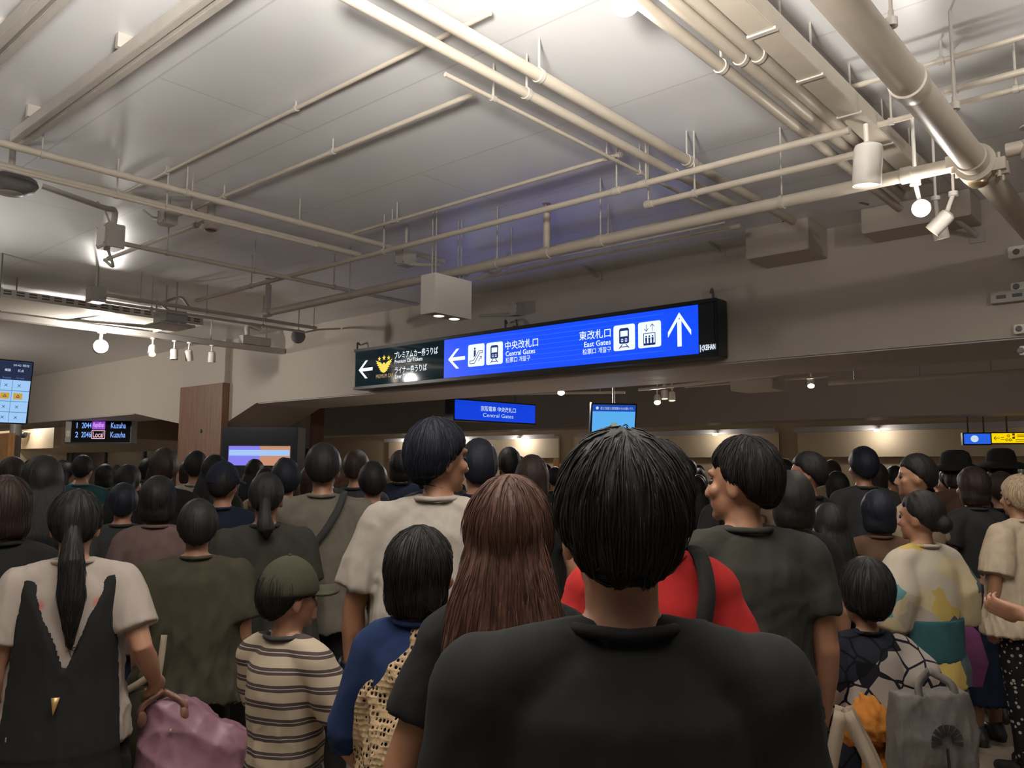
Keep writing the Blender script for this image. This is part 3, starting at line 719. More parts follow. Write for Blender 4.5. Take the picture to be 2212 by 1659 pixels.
sz0, sz1 = float(S1[2]+S3[2])/2, float(S0[2]+S2[2])/2
SIGN = Plane((0, SY, 0), (1, 0, 0), (0, 0, 1))
sg = thing('wayfinding_sign', 'long blue and black lit station sign with white arrows on the beam', 'sign', ((sx0+sx1)/2, WALL-0.1, sz0))
MB().box((sx0, SY+0.006, sz0), (sx1, WALL-0.025, sz1)).build('housing', M_FRAME, sg, bevel=0.008)
for z0, z1 in ((sz0, sz0+0.035), (sz1-0.035, sz1)): MB().box((sx0, SY-0.01, z0), (sx1, SY+0.006, z1)).build('frame_rail', M_FRAME, sg, bevel=0.003)
xb = 0.5*(SIGN.hit(958, 735)[0]+SIGN.hit(961, 818)[0]); xe = SIGN.hit(1508, 700)[0]
pz0, pz1 = sz0+0.04, sz1-0.04
MB().box((sx0+0.03, SY-0.002, pz0), (xb-0.004, SY+0.004, pz1)).build('black_panel', G_PANEL, sg)
MB().box((xb, SY-0.002, pz0), (xe, SY+0.004, pz1)).build('blue_panel', G_BLUE, sg)
MB().box((xe+0.004, SY-0.002, pz0), (sx1-0.03, SY+0.004, pz1)).build('end_panel', mat('sign_end_panel', (0.01, 0.016, 0.022), 0.25), sg)
E_ = 0.006
def area(u0, u1, vt, vb):
    """plane rectangle from crop pixels: left column's top and bottom, right column"""
    l, t_ = SIGN.hit(*c5(u0, vt)); _, b_ = SIGN.hit(*c5(u0, vb)); r_, _ = SIGN.hit(*c5(u1, vt))
    return l, b_, r_, t_
# fine stripes across the blue panel
x0 = SIGN.hit(*c5(790, 730))[0]; x1 = SIGN.hit(*c5(2055, 570))[0]
for k in range(8):
    z_ = pz0+0.055+(pz1-pz0-0.10)*k/7
    MB().box((x0, SY-0.0035, z_), (x1, SY-0.002, z_+0.006)).build('stripe', G_STRIPE, sg)
def arrow(box, direction):
    l, b_, r_, t_ = box; w, h = r_-l, t_-b_; cx, cy = (l+r_)/2, (b_+t_)/2
    if direction == 'L':
        k = 0.15*h
        ps = [[(l+0.02*w, cy), (l+0.50*w, cy+0.5*h), (l+0.50*w+1.35*k, cy+0.5*h), (l+1.35*k+0.02*w, cy)], [(l+0.02*w, cy), (l+1.35*k+0.02*w, cy), (l+0.50*w+1.35*k, cy-0.5*h), (l+0.50*w, cy-0.5*h)],
              [(l+0.2*w, cy+0.6*k), (r_, cy+0.6*k), (r_, cy-0.6*k), (l+0.2*w, cy-0.6*k)]]
    else:
        k = 0.15*w
        ps = [[(cx, t_), (l, cy-0.05*h), (l, cy-0.05*h-1.35*k), (cx, t_-1.35*k)], [(cx, t_), (cx, t_-1.35*k), (r_, cy-0.05*h-1.35*k), (r_, cy-0.05*h)],
              [(cx-0.6*k, t_-0.2*h), (cx+0.6*k, t_-0.2*h), (cx+0.6*k, b_), (cx-0.6*k, b_)]]
    return SIGN.polys(ps, G_WHITE, sg, E_, 'arrow')
arrow(area(105, 195, 832, 945), 'L')
arrow(area(676, 786, 758, 884), 'L')
l_, t_ = SIGN.hit(1443, 683); r2, b_ = SIGN.hit(1494, 746)
arrow((l_, b_, r2, t_+0.02), 'U')
def T(body, u0, u1, vt, vb, m=G_WHITE, bold=0.0): return SIGN.text(body, area(u0, u1, vt, vb), m, sg, bold, E_)
T('プレミアムカー券うりば', 335, 612, 772, 818, G_WHITE, 0.004)
T('Premium Car Tickets', 336, 513, 822, 846, G_WHITE, 0.006)
T('ライナー券うりば', 337, 541, 868, 912, G_WHITE, 0.004)
T('Liner Tickets', 339, 449, 916, 942, G_WHITE, 0.006)
T('PREMIUM CAR', 217, 327, 917, 941, G_GOLDD)
T('中央改札口', 1043, 1253, 705, 760, G_WHITE, 0.005)
T('Central Gates', 1046, 1234, 768, 800, G_WHITE, 0.008)
T('检票口 개찰구', 1046, 1202, 808, 842, G_WHITE, 0.004)
T('東改札口', 1516, 1717, 642, 700, G_WHITE, 0.005)
T('East Gates', 1548, 1718, 708, 742, G_WHITE, 0.008)
T('检票口 개찰구', 1538, 1720, 754, 790, G_WHITE, 0.004)
# gold emblem: three stars over a bird with spread wings
l, b_, r_, t_ = area(215, 321, 806, 912); w, h = r_-l, t_-b_
def em(pts): return [(l+x*w, b_+y*h) for x, y in pts]
def star(cx, cy, r):
    return [(cx+(r if k % 2 == 0 else r*0.42)*math.sin(math.pi*k/5), cy+(r if k % 2 == 0 else r*0.42)*math.cos(math.pi*k/5)*w/h) for k in range(10)]
half = [(0.5, 0.02), (0.40, 0.06), (0.34, 0.13), (0.27, 0.14), (0.33, 0.20), (0.22, 0.24), (0.29, 0.29), (0.16, 0.36), (0.23, 0.41), (0.09, 0.50), (0.16, 0.54), (0.03, 0.64), (0.10, 0.66), (0.0, 0.80), (0.12, 0.74), (0.30, 0.66), (0.42, 0.52), (0.44, 0.60), (0.5, 0.64)]
bird = half+[(1-x, y) for x, y in half[::-1][1:-1]]
lst = [em(star(0.22, 0.88, 0.10)), em(star(0.5, 0.91, 0.115)), em(star(0.78, 0.88, 0.10)), em(bird[::-1])]
SIGN.polys(lst, G_GOLD, sg, E_, 'emblem')
# pictograms
def picto(box, draw):
    l, b_, r_, t_ = box; w, h = r_-l, t_-b_; s = min(w, h)
    SIGN.poly(rrect(l, b_, r_, t_, 0.09*s), G_WHITE, sg, E_-0.001, 'pictogram_tile')
    SIGN.polys([[(l+x*w, b_+y*h) for x, y in p] for p in draw], G_BLUEP, sg, E_+0.0015, 'pictogram')
G_BLUEP = glow('pictogram_ink', (0.01, 0.03, 0.20), 0.8)
def train():
    p = []
    body = rrect(0.27, 0.30, 0.73, 0.86, 0.09)
    p.append([(0.33, 0.86), (0.67, 0.86), (0.73, 0.80), (0.73, 0.66), (0.27, 0.66), (0.27, 0.80)]) # roof
    p = [ [(0.27, 0.80), (0.33, 0.87), (0.67, 0.87), (0.73, 0.80), (0.73, 0.76), (0.27, 0.76)], [(0.27, 0.30), (0.33, 0.26), (0.33, 0.78), (0.27, 0.78)], [(0.67, 0.26), (0.73, 0.30), (0.73, 0.78), (0.67, 0.78)],
          [(0.33, 0.45), (0.67, 0.45), (0.67, 0.54), (0.33, 0.54)], [(0.33, 0.26), (0.67, 0.26), (0.67, 0.33), (0.33, 0.33)], [(0.46, 0.33), (0.54, 0.33), (0.54, 0.46), (0.46, 0.46)],
          [(0.33, 0.33), (0.36, 0.33), (0.36, 0.46), (0.33, 0.46)], [(0.64, 0.33), (0.67, 0.33), (0.67, 0.46), (0.64, 0.46)] ]
    p += [[(0.40, 0.24), (0.44, 0.24), (0.30, 0.08), (0.25, 0.08)], [(0.56, 0.24), (0.60, 0.24), (0.75, 0.08), (0.70, 0.08)], [(0.36, 0.15), (0.64, 0.15), (0.66, 0.12), (0.34, 0.12)]]
    p += [circ(0.41, 0.395, 0.035, 0.035), circ(0.59, 0.395, 0.035, 0.035)]
    return p
def lift():
    p = strip([(0.25, 0.10), (0.75, 0.10), (0.75, 0.55), (0.25, 0.55), (0.25, 0.10)], 0.025)
    p += [[(0.25, 0.10), (0.75, 0.10), (0.75, 0.17), (0.25, 0.17)]]
    for cx in (0.36, 0.5, 0.64): p += [circ(cx, 0.43, 0.035), [(cx-0.045, 0.38), (cx+0.045, 0.38), (cx+0.03, 0.17), (cx-0.03, 0.17)]]
    p += strip([(0.37, 0.90), (0.37, 0.64)], 0.02)+strip([(0.28, 0.74), (0.37, 0.63), (0.46, 0.74)], 0.02)
    p += strip([(0.63, 0.62), (0.63, 0.88)], 0.02)+strip([(0.54, 0.79), (0.63, 0.90), (0.72, 0.79)], 0.02)
    return p
def escal():
    p = strip([(0.12, 0.26), (0.34, 0.26), (0.66, 0.68), (0.88, 0.68), (0.88, 0.58), (0.72, 0.58), (0.40, 0.14), (0.12, 0.14), (0.12, 0.26)], 0.03)
    p += [circ(0.42, 0.80, 0.05), [(0.36, 0.73), (0.48, 0.73), (0.48, 0.52), (0.36, 0.40)]]
    p += strip([(0.64, 0.22), (0.82, 0.42)], 0.025)+strip([(0.70, 0.42), (0.83, 0.43), (0.82, 0.30)], 0.025)
    return p
picto(area(806, 910, 728, 868), escal())
picto(area(922, 1027, 716, 856), train())
picto(area(1735, 1872, 606, 768), train())
picto(area(1892, 2038, 586, 750), lift())
# maker's mark on the black end
l, t_ = SIGN.hit(1521, 748); r_, b_ = SIGN.hit(1546, 755)
SIGN.text('KEIHAN', (l, b_+0.002, r_, t_+0.012), G_WHITE, sg, 0.02, E_)
l0, _ = SIGN.hit(1512.5, 750)
hh = t_+0.016-(b_-0.012); b0 = b_-0.012
SIGN.polys([[(l0, b0), (l0+0.009, b0), (l0+0.009, b0+hh), (l0, b0+hh)], [(l0+0.011, b0+hh/2), (l0+0.034, b0+hh), (l0+0.034, b0+hh*0.62)], [(l0+0.011, b0+hh/2), (l0+0.034, b0+hh*0.38), (l0+0.034, b0)]], G_WHITE2, sg, E_, 'emblem')
# cable hooks on top of the sign
for px, py in ((772, 745), (1092, 694), (1540, 626)):
    q = ony(px, py, WALL-0.12)
    MB().tube(curve_pts([(q[0]-0.07, WALL-0.02, sz1+0.10), (q[0]-0.02, WALL-0.1, sz1+0.11), (q[0], WALL-0.12, sz1+0.05), (q[0], WALL-0.12, sz1-0.01)]), 0.012, 8).build('hook', M_DARKST, sg, smooth=True)

# ---------------------------------------------------------------- hanging sign and monitor beyond the beam
def panel(name, label, cat, tl, bl, tr, D, face_n, thick=0.1, m=M_FRAME, rods=2, ztop=CEIL, tilt=0.0, face=None, rim=0.02):
    """screen or sign; tl, bl, tr = pixels of its corners; face_n = horizontal direction it faces"""
    o = ond(*tl, D); n = np.array([face_n[0], face_n[1], 0.0]); n /= np.linalg.norm(n)
    r = np.cross((0, 0, 1.0), n); u = np.array([0, 0, 1.0])
    u = u*math.cos(tilt)+n*math.sin(tilt); n2 = np.cross(r, u)
    pl = Plane(o, r, u)
    wv = pl.hit(*tr)[0]; hv = -pl.hit(*bl)[1]
    t = thing(name, label, cat, tuple(pl.p(wv/2, 0)))
    MB().obox(pl.p(wv/2, -hv/2, -thick/2-0.003), r*(wv/2+rim), u*(hv/2+rim), n2*thick/2).build('housing', m, t, bevel=0.006)
    if face: MB().obox(pl.p(wv/2, -hv/2, -0.002), r*wv/2, u*hv/2, n2*0.002).build('screen', face, t)
    for k in range(rods):
        q = pl.p(wv*(0.2+0.6*k/max(1, rods-1)) if rods > 1 else wv/2, rim, -thick/2)
        MB().tube([q, (q[0], q[1], ztop)], 0.015, 10).build('hanger_rod', M_GREY, t, smooth=True)
    return t, pl, wv, hv
t, pl, w, h = panel('hanging_sign', 'blue lit station sign hanging beyond the beam under the big sign', 'sign', (983, 863), (980, 905), (1156, 873), 12.0, (1, -0.12), 0.22, face=glow('far_sign_blue', (0.001, 0.05, 0.72), 1.0))
pl.text('京阪電車 中央改札口', (w*0.30, -h*0.50, w*0.74, -h*0.22), G_WHITE2, t, 0.012)
pl.text('Central Gates', (w*0.33, -h*0.80, w*0.71, -h*0.60), G_WHITE2, t, 0.0)
for k in range(4): MB().obox(pl.p(w/2, -h*(0.08+0.05*k), 0.002), pl.r*w/2, pl.u*h*0.008, pl.n*0.001).build('stripe', G_BLUED, t)
t, pl, w, h = panel('hanging_monitor', 'pale blue lit monitor hanging beyond the beam, tilted down', 'monitor', (1281, 874), (1267, 932), (1373, 880), 10.0, (0.72, -0.6), 0.08, tilt=0.2, rods=1, face=glow('monitor_blue', (0.10, 0.42, 0.86), 1.0))
MB().obox(pl.p(w/2, -h*0.12, 0.003), pl.r*w/2, pl.u*h*0.12, pl.n*0.001).build('header_bar', glow('monitor_header', (0.006, 0.06, 0.42), 1.0), t)
pl.text('国土交通省と京阪電車からのお願いです。', (w*0.18, -h*0.18, w*0.95, -h*0.07), G_WHITE2, t, 0.0, 0.006)
pl.poly(circ(w*0.1, -h*0.12, w*0.035, w*0.035), G_WHITE2, t, 0.006, 'info_mark')
pl.poly([(w*0.40, -h*0.95), (w*0.62, -h*0.95), (w*0.58, -h*0.66), (w*0.44, -h*0.66)], glow('monitor_figure', (0.30, 0.40, 0.28), 0.8), t, 0.005, 'picture')
# timetable screen at the left edge
t, pl, w, h = panel('timetable_screen', 'bright timetable screen with crosses hanging at the left frame edge', 'monitor', (-96, 770), (-106, 908), (70, 792), 7.4, (1, -0.04), 0.09, tilt=0.17, rods=1, rim=0.012, face=glow('screen_body', (0.34, 0.58, 0.90), 1.0))
hb = 0.30
MB().obox(pl.p(w/2, -h*hb/2, 0.003), pl.r*w/2, pl.u*h*hb/2, pl.n*0.001).build('header_bar', glow('screen_header', (0.012, 0.02, 0.06), 1.0), t)
pl.text('20:42 現在', (w*0.74, -h*0.075, w*0.96, -h*0.035), G_WHITE2, t, 0, 0.006)
G_INK = glow('screen_ink', (0.02, 0.06, 0.16), 0.8)
G_AMB = glow('screen_amber', (0.75, 0.42, 0.05), 0.8)
cols = (0.075, 0.225, 0.375, 0.525, 0.675, 0.85)
for j, c_ in enumerate(cols):
    if j >= 4:
        pl.text(('樟葉', '終点')[j-4], (w*(c_-0.04), -h*0.165, w*(c_+0.04), -h*0.12), G_WHITE2, t, 0.01, 0.006)
        pl.text(('Kuzuha', 'Terminal')[j-4], (w*(c_-0.055), -h*0.28, w*(c_+0.055), -h*0.25), glow('screen_label', (0.1, 0.25, 0.6), 0.8), t, 0, 0.006)
    for i in range(4):
        cy = -h*(hb+(1-hb)*(i+0.5)/4); r_ = w*0.028
        if i == 1 and j >= 1:
            pl.poly([(w*(c_-0.06), cy-0.05*h), (w*(c_+0.06), cy-0.05*h), (w*(c_+0.06), cy+0.05*h), (w*(c_-0.06), cy+0.05*h)], G_AMB, t, 0.004, 'cell')
            pl.polys(strip([(w*c_-r_*0.8, cy-r_*0.6), (w*c_+r_*0.8, cy-r_*0.6), (w*c_, cy+r_*0.8), (w*c_-r_*0.8, cy-r_*0.6)], r_*0.28), G_INK, t, 0.0065, 'triangle')
        else:
            pl.polys(strip([(w*c_-r_*0.7, cy-r_*0.7), (w*c_+r_*0.7, cy+r_*0.7)], r_*0.24)+strip([(w*c_-r_*0.7, cy+r_*0.7), (w*c_+r_*0.7, cy-r_*0.7)], r_*0.24), G_INK, t, 0.0055, 'cross')
G_GRID = glow('screen_grid', (0.12, 0.28, 0.55), 0.8)
for i in range(1, 4):
    cy = -h*(hb+(1-hb)*i/4); MB().obox(pl.p(w/2, cy, 0.003), pl.r*w/2, pl.u*0.003, pl.n*0.001).build('grid_line', G_GRID, t)
for xx in (0.15, 0.3, 0.45, 0.6, 0.76): MB().obox(pl.p(w*xx, -h*(hb+1)/2, 0.003), pl.r*0.002, pl.u*h*(1-hb)/2, pl.n*0.001).build('grid_line', G_GRID, t)
# departure board behind the left opening
t, pl, w, h = panel('departure_board', 'black departure board with blue times behind the left opening', 'board', (143, 908), (140, 955), (282, 921), 17.5, (0.62, -0.78), 0.25, rods=2, face=mat('board_black', (0.008, 0.008, 0.010), 0.8, spec=0.1))
G_LB = glow('board_blue', (0.20, 0.38, 0.95), 1.1); G_PU = glow('board_purple', (0.30, 0.05, 0.62), 0.9); G_PK = glow('board_pink', (0.85, 0.50, 0.62), 1.0)
for row, (n_, tm, kind, dest) in enumerate([('1', '2044', 'RapidExp', 'Kuzuha'), ('2', '2046', 'Local', 'Kuzuha')]):
    y1_ = -h*(0.10+0.42*row); y0_ = y1_-h*0.26
    pl.text(n_, (w*(0.17 if n_ == '1' else 0.155), y0_, w*(0.182 if n_ == '1' else 0.20), y1_), G_LB, t, 0.01, 0.005)
    pl.text(tm, (w*0.25, y0_, w*0.40, y1_), G_LB, t, 0.01, 0.005)
    bx = (w*0.41, y0_-h*0.05, w*0.61, y1_+h*0.05)
    if row == 0: pl.poly([(bx[0], bx[1]), (bx[2], bx[1]), (bx[2], bx[3]), (bx[0], bx[3])], G_PU, t, 0.004, 'type_tile')
    else: pl.polys(strip([(bx[0], bx[1]), (bx[2], bx[1]), (bx[2], bx[3]), (bx[0], bx[3]), (bx[0], bx[1])], h*0.03), G_PK, t, 0.004, 'type_frame')
    pl.text(kind, (w*0.43, y0_, w*0.59, y1_), G_PK if row else glow('board_violet', (0.75, 0.45, 0.95), 1.0), t, 0.01, 0.007)
    pl.text(dest, (w*0.70, y0_, w*0.93, y1_), G_LB, t, 0.008, 0.005)
pl.poly([(0, -h), (w*0.09, -h), (w*0.09, 0), (0, 0)], mat('board_side', (0.30, 0.28, 0.24), 0.5), t, 0.006, 'side_plate')
pl.text('のりば', (w*0.02, -h*0.75, w*0.07, -h*0.45), glow('board_cream', (0.7, 0.62, 0.4), 0.8), t, 0, 0.008)
# dark lit advertising screen behind the crowd left of centre
t, pl, w, h = panel('advert_screen', 'dark panel with a violet and orange lit screen behind the crowd', 'screen', (482, 926), (482, 1030), (640, 926), 11.5, (0.55, -0.83), 0.3, rods=0, face=mat('advert_black', (0.012, 0.014, 0.02), 0.3))
for a, b_, m_ in ((0.09, 0.52, glow('advert_violet', (0.22, 0.20, 0.85), 1.0)), (0.52, 0.93, glow('advert_orange', (0.60, 0.28, 0.16), 0.9))):
    MB().obox(pl.p(w*(a+b_)/2, -h*0.56, 0.004), pl.r*w*(b_-a)/2, pl.u*h*0.2, pl.n*0.001).build('lit_picture', m_, t)
MB().obox(pl.p(w*0.51, -h*0.5, 0.006), pl.r*w*0.41, pl.u*h*0.06, pl.n*0.001).build('lit_band', glow('advert_band', (0.35, 0.55, 0.9), 1.0), t)
q = pl.p(w/2, -h, -0.15); MB().box((q[0]-0.4, q[1]-0.1, 0), (q[0]+0.4, q[1]+0.1, q[2])).build('stand', M_BLACK, t)
# yellow and blue sign far right
t, pl, w, h = panel('hanging_sign', 'yellow lit sign with small arrow at the far right edge', 'sign', (2141, 936), (2141, 957), (2330, 930), 14.0, (0.35, -0.94), 0.2, rods=2, face=glow('sign_yellow', (0.90, 0.62, 0.0), 1.1))
G_BR = glow('sign_brown', (0.10, 0.05, 0.0), 0.6)
pl.polys(strip([(w*0.03, -h*0.5), (w*0.10, -h*0.5)], h*0.06)+strip([(w*0.055, -h*0.3), (w*0.03, -h*0.5), (w*0.055, -h*0.7)], h*0.06), G_BR, t, 0.004, 'arrow')
for cx, cy in ((0.20, 0.28), (0.18, 0.68), (0.22, 0.68)): pl.polys(strip(circ(w*cx, -h*cy, h*0.11, n=12)+[circ(w*cx, -h*cy, h*0.11, n=12)[0]], h*0.06), G_BR, t, 0.004, 'ring')
for (bx0, bx1, by) in ((0.11, 0.15, 0.42), (0.11, 0.155, 0.62), (0.30, 0.45, 0.2), (0.30, 0.42, 0.36), (0.28, 0.46, 0.66), (0.28, 0.42, 0.82)):
    pl.poly([(w*bx0, -h*by-h*0.03), (w*bx1, -h*by-h*0.03), (w*bx1, -h*by+h*0.03), (w*bx0, -h*by+h*0.03)], G_BR, t, 0.004, 'line_mark')
pl.polys([rrect(w*0.245, -h*0.58, w*0.275, -h*0.36, h*0.03), rrect(w*0.245, -h*0.24, w*0.275, -h*0.02, h*0.03)], G_BR, t, 0.004, 'pictogram')
t, pl, w, h = panel('hanging_sign', 'blue lit sign left of the yellow sign', 'sign', (2082, 937), (2082, 959), (2139, 936), 14.0, (0.35, -0.94), 0.2, rods=2, face=glow('sign_lightblue', (0.02, 0.12, 0.75), 1.0))
pl.poly(circ(w*0.4, -h*0.5, h*0.34), G_WHITE2, t, 0.004, 'mark')
# ---------------------------------------------------------------- lit shop fronts at the back
def shop(label, x0, x1, Y, z0=2.0, z1=2.5, n=3, en=12):
    t = thing('shop_front', label, 'shop front', ((x0+x1)/2, Y, 0))
    MB().box((x0, Y-0.3, z1), (x1, Y, z1+0.12)).build('canopy', M_SOFF, t)
    MB().box((x0, Y-0.06, z0-0.1), (x1, Y, z1)).build('fascia', M_CREAM, t)
    MB().box((x0, Y-0.05, 0), (x0+0.2, Y, z0-0.1)).build('jamb', M_WOODY, t)
    MB().box((x1-0.2, Y-0.05, 0), (x1, Y, z0-0.1)).build('jamb', M_WOODY, t)
    for k in range(n):
        xx = x0+(x1-x0)*(k+0.5)/n
        MB().lathe((xx, Y-0.45, z1+0.02), (0, 0, -1), [(0, 0.06), (0.06, 0.06), (0.062, 0.04)], 16).build('lamp', M_LAMPD, t, smooth=True)
        MB().box((xx-0.02, Y-0.46, z1+0.02), (xx+0.02, Y-0.2, z1+0.06)).build('lamp_arm', M_STEEL, t)
        lamp_light(t, (xx, Y-0.5, z1-0.1), en, 0.06, 'POINT')
shop('cream lit shop front far behind the tall person in the navy cap', -23.5, -15.5, 19.9, en=24)
shop('cream lit shop front far behind the hanging monitor', -14.6, -8.5, 19.9, n=2, en=10)
shop('cream lit shop front far back below the yellow sign', -8.0, 4.0, 19.9, n=3, en=12)
# left of the big sign, inside the opening
q = ony(665, 950, 12.0)
t = thing('brown_column', 'brown clad column right of the violet lit screen', 'column', (q[0], 12.0, 0))
MB().box((q[0]-0.25, 11.9, 0), (q[0]+0.25, 12.3, CEIL)).build('shaft', wood('brown_cladding', (0.22, 0.10, 0.07), (0.34, 0.17, 0.12)), t, bevel=0.01)
# ticket hall behind the left opening
a = ony(-40, 950, 6.2); b_ = ony(24, 945, 6.2)
t = thing('wood_panel', 'orange wood wall panel at the far left behind the crowd', 'panel', (b_[0], 6.2, 0))
MB().box((b_[0]-3.0, 6.15, 0), (b_[0], 6.28, 2.28)).build('panel', M_WOODY, t)
q = ony(32, 960, 6.44)
t = thing('post', 'grey metal post beside the orange wood panel at far left', 'post', (q[0], 6.44, 0))
MB().tube([(q[0], 6.44, 0), (q[0], 6.44, SOF+0.4)], 0.12, 18).build('shaft', M_STEEL, t, smooth=True)
a = ony(46, 945, 9.5); b_ = ony(116, 945, 9.5)
t = thing('lit_wall_panel', 'warm lit cream wall panel behind the left opening', 'panel', ((a[0]+b_[0])/2, 9.5, 0))
MB().box((a[0]-0.5, 9.5, 2.1), (b_[0], 9.7, 3.2)).build('panel', M_CREAM, t)
lamp_light(t, ((a[0]+b_[0])/2, 8.9, 2.9), 60, 0.1)
q = ony(50, 941, 9.3)
t = thing('dome_camera', 'dark dome camera on the lit wall behind the left opening', 'camera', tuple(q))
MB().lathe(q+np.array([0, 0, 0.1]), (0, 0, -1), [(0, 0.12), (0.03, 0.13), (0.1, 0.12), (0.16, 0.08), (0.18, 0.02)], 20).build('dome', M_BLACK, t, smooth=True)
MB().tube([q+np.array([0, 0.0, 0.1]), q+np.array([0, 0.22, 0.12])], 0.04, 10).build('arm', M_STEEL, t)
t = thing('dark_shopfront', 'dark glazed shopfront behind the crowd at far left', 'shop front', (-21, 11.0, 0))
MB().box((-29.9, 11.0, 0), (-15.0, 11.2, 2.0)).build('glazing', mat('dark_glass', (0.02, 0.022, 0.024), 0.2), t)
for k in range(6): MB().box((-29.5+2.7*k, 10.95, 0), (-29.42+2.7*k, 11.0, 2.0)).build('mullion', M_DARKST, t)
# small lamp fittings and pipes in the space beyond the beam
for (px, py, D, lb, on) in [(1212, 849, 11.0, 'small lit spotlight beyond the beam left of the monitor', 1), (1420, 870, 12.0, 'small lit spotlight beyond the beam right of the monitor', 1), (1436, 862, 12.0, 'unlit spotlight beyond the beam, first right of the small lit one', 0), (1452, 866, 12.0, 'unlit spotlight beyond the beam, second right of the small lit one', 0), (1752, 834, 12.0, 'small lit spotlight beyond the beam under the right half', 1)]:
    q = ond(px, py, D); hh = q+np.array([0, 0, 0.2])
    t = spotlight(lb, hh, q, (0.1, -0.1, -1) if not on else to_cam(q)+np.array([0, 0, -1.2]), 0.10, 0.14, M_LAMPF if on else M_LAMPD, energy=240 if on else 0, spot=2.7)
    MB().tube([hh, (hh[0], hh[1], CEIL)], 0.012, 8).build('stem', M_WHITEM, t)
for p1, p2, D1, D2, r, lb in [((1380, 842), (1690, 826), 11.5, 9.5, 0.02, 'thin pipe beyond the beam above the hanging monitor'), ((1480, 836), (1790, 828), 12, 10.5, 0.014, 'thin conduit beyond the beam below the lit sign end'), ((1790, 828), (2212, 802), 11.0, 9.5, 0.03, 'pipe run beyond the beam at right'), ((1000, 852), (1350, 850), 12.0, 11.5, 0.02, 'thin pipe beyond the beam left of the hanging monitor')]:
    A_, B_ = ond(*p1, D1), ond(*p2, D2); B_[2] = A_[2]
    t = thing('pipe_run', lb, 'pipe', tuple((A_+B_)/2))
    MB().tube([A_, B_], r, 10).build('pipe', M_STEEL, t, smooth=True)
    for k in (0.15, 0.5, 0.85):
        q = A_+(B_-A_)*k; MB().tube([q, (q[0], q[1], CEIL)], 0.008, 8).build('hanger_rod', M_STEEL, t)
q = ond(1640, 838, 11.0)
t = thing('ceiling_unit', 'boxed air unit hanging beyond the beam below the sign end', 'unit', tuple(q))
MB().box(q-np.array([0.3, 0.25, 0.04]), q+np.array([0.3, 0.25, 0.10])).build('casing', M_STEEL, t, bevel=0.01)
for s in (-1, 1): MB().tube([q+np.array([s*0.25, 0, 0.1]), (q[0]+s*0.25, q[1], CEIL)], 0.012, 8).build('hanger_rod', M_STEEL, t)
# ---------------------------------------------------------------- people
VEC = lambda *a: np.array(a, float)
def ell(c, r, n=16, m=10, rot=None):
    v = []; f = []
    for i in range(1, m):
        a = math.pi*i/m
        for k in range(n):
            b = 2*math.pi*k/n; p = VEC(r[0]*math.sin(a)*math.cos(b), r[1]*math.sin(a)*math.sin(b), r[2]*math.cos(a))
            v.append(p)
    top = len(v); v.append(VEC(0, 0, r[2])); v.append(VEC(0, 0, -r[2]))
    for i in range(m-2):
        for k in range(n):
            k2 = (k+1) % n; f.append((i*n+k, (i+1)*n+k, (i+1)*n+k2, i*n+k2))
    for k in range(n):
        k2 = (k+1) % n; f.append((top, k, k2)); f.append((top+1, (m-2)*n+k2, (m-2)*n+k))
    if rot is not None: v = [rot @ p for p in v]
    return [p+VEC(*c) for p in v], f
def loft(rings, n=28, pw=2.0):
    """horizontal superellipse rings (cx, cy, z, rx, ry)"""
    v = []; f = []
    for cx, cy, z, rx, ry in rings:
        for k in range(n):
            a = 2*math.pi*k/n; c, s = math.cos(a), math.sin(a)
            v.append(VEC(cx+rx*math.copysign(abs(c)**(2/pw), c), cy+ry*math.copysign(abs(s)**(2/pw), s), z))
    for i in range(len(rings)-1):
        for k in range(n):
            k2 = (k+1) % n; f.append((i*n+k, i*n+k2, (i+1)*n+k2, (i+1)*n+k))
    f.append(tuple(range(n-1, -1, -1))); f.append(tuple((len(rings)-1)*n+k for k in range(n)))
    return v, f
def limb(pts, r, n=14): return tube_np([VEC(*p) for p in pts], r, n, True)
def rotz(a): c, s = math.cos(a), math.sin(a); return np.array([[c, -s, 0], [s, c, 0], [0, 0, 1.0]])
def turn(parts, a, piv=(0, 0, 0)):
    R_ = rotz(a); p = VEC(*piv)
    return [([R_ @ (q-p)+p for q in v], f) for v, f in parts]

_tmp = None
def fuse(parts, voxel, smooth=4, name='m'):
    """one continuous surface from overlapping closed shapes"""
    mb = MB()
    for v, f in parts: mb.add(v, f)
    me = mb.mesh('tmp')
    o = bpy.data.objects.new('tmp', me); COL.objects.link(o)
    md = o.modifiers.new('r', 'REMESH'); md.mode = 'VOXEL'; md.voxel_size = voxel
    if smooth:
        sm = o.modifiers.new('s', 'SMOOTH'); sm.factor = 0.5; sm.iterations = smooth
    dg = bpy.context.evaluated_depsgraph_get(); dg.update()
    out = bpy.data.meshes.new_from_object(o.evaluated_get(dg)); out.name = name
    bpy.data.objects.remove(o); bpy.data.meshes.remove(me)
    return out
def coords(me):
    c = np.empty(len(me.vertices)*3, np.float32); me.vertices.foreach_get('co', c); return c.reshape(-1, 3).astype(float)
def set_coords(me, c): me.vertices.foreach_set('co', c.astype(np.float32).ravel()); me.update()
def normals(me):
    c = np.empty(len(me.vertices)*3, np.float32); me.vertices.foreach_get('normal', c); return c.reshape(-1, 3).astype(float)
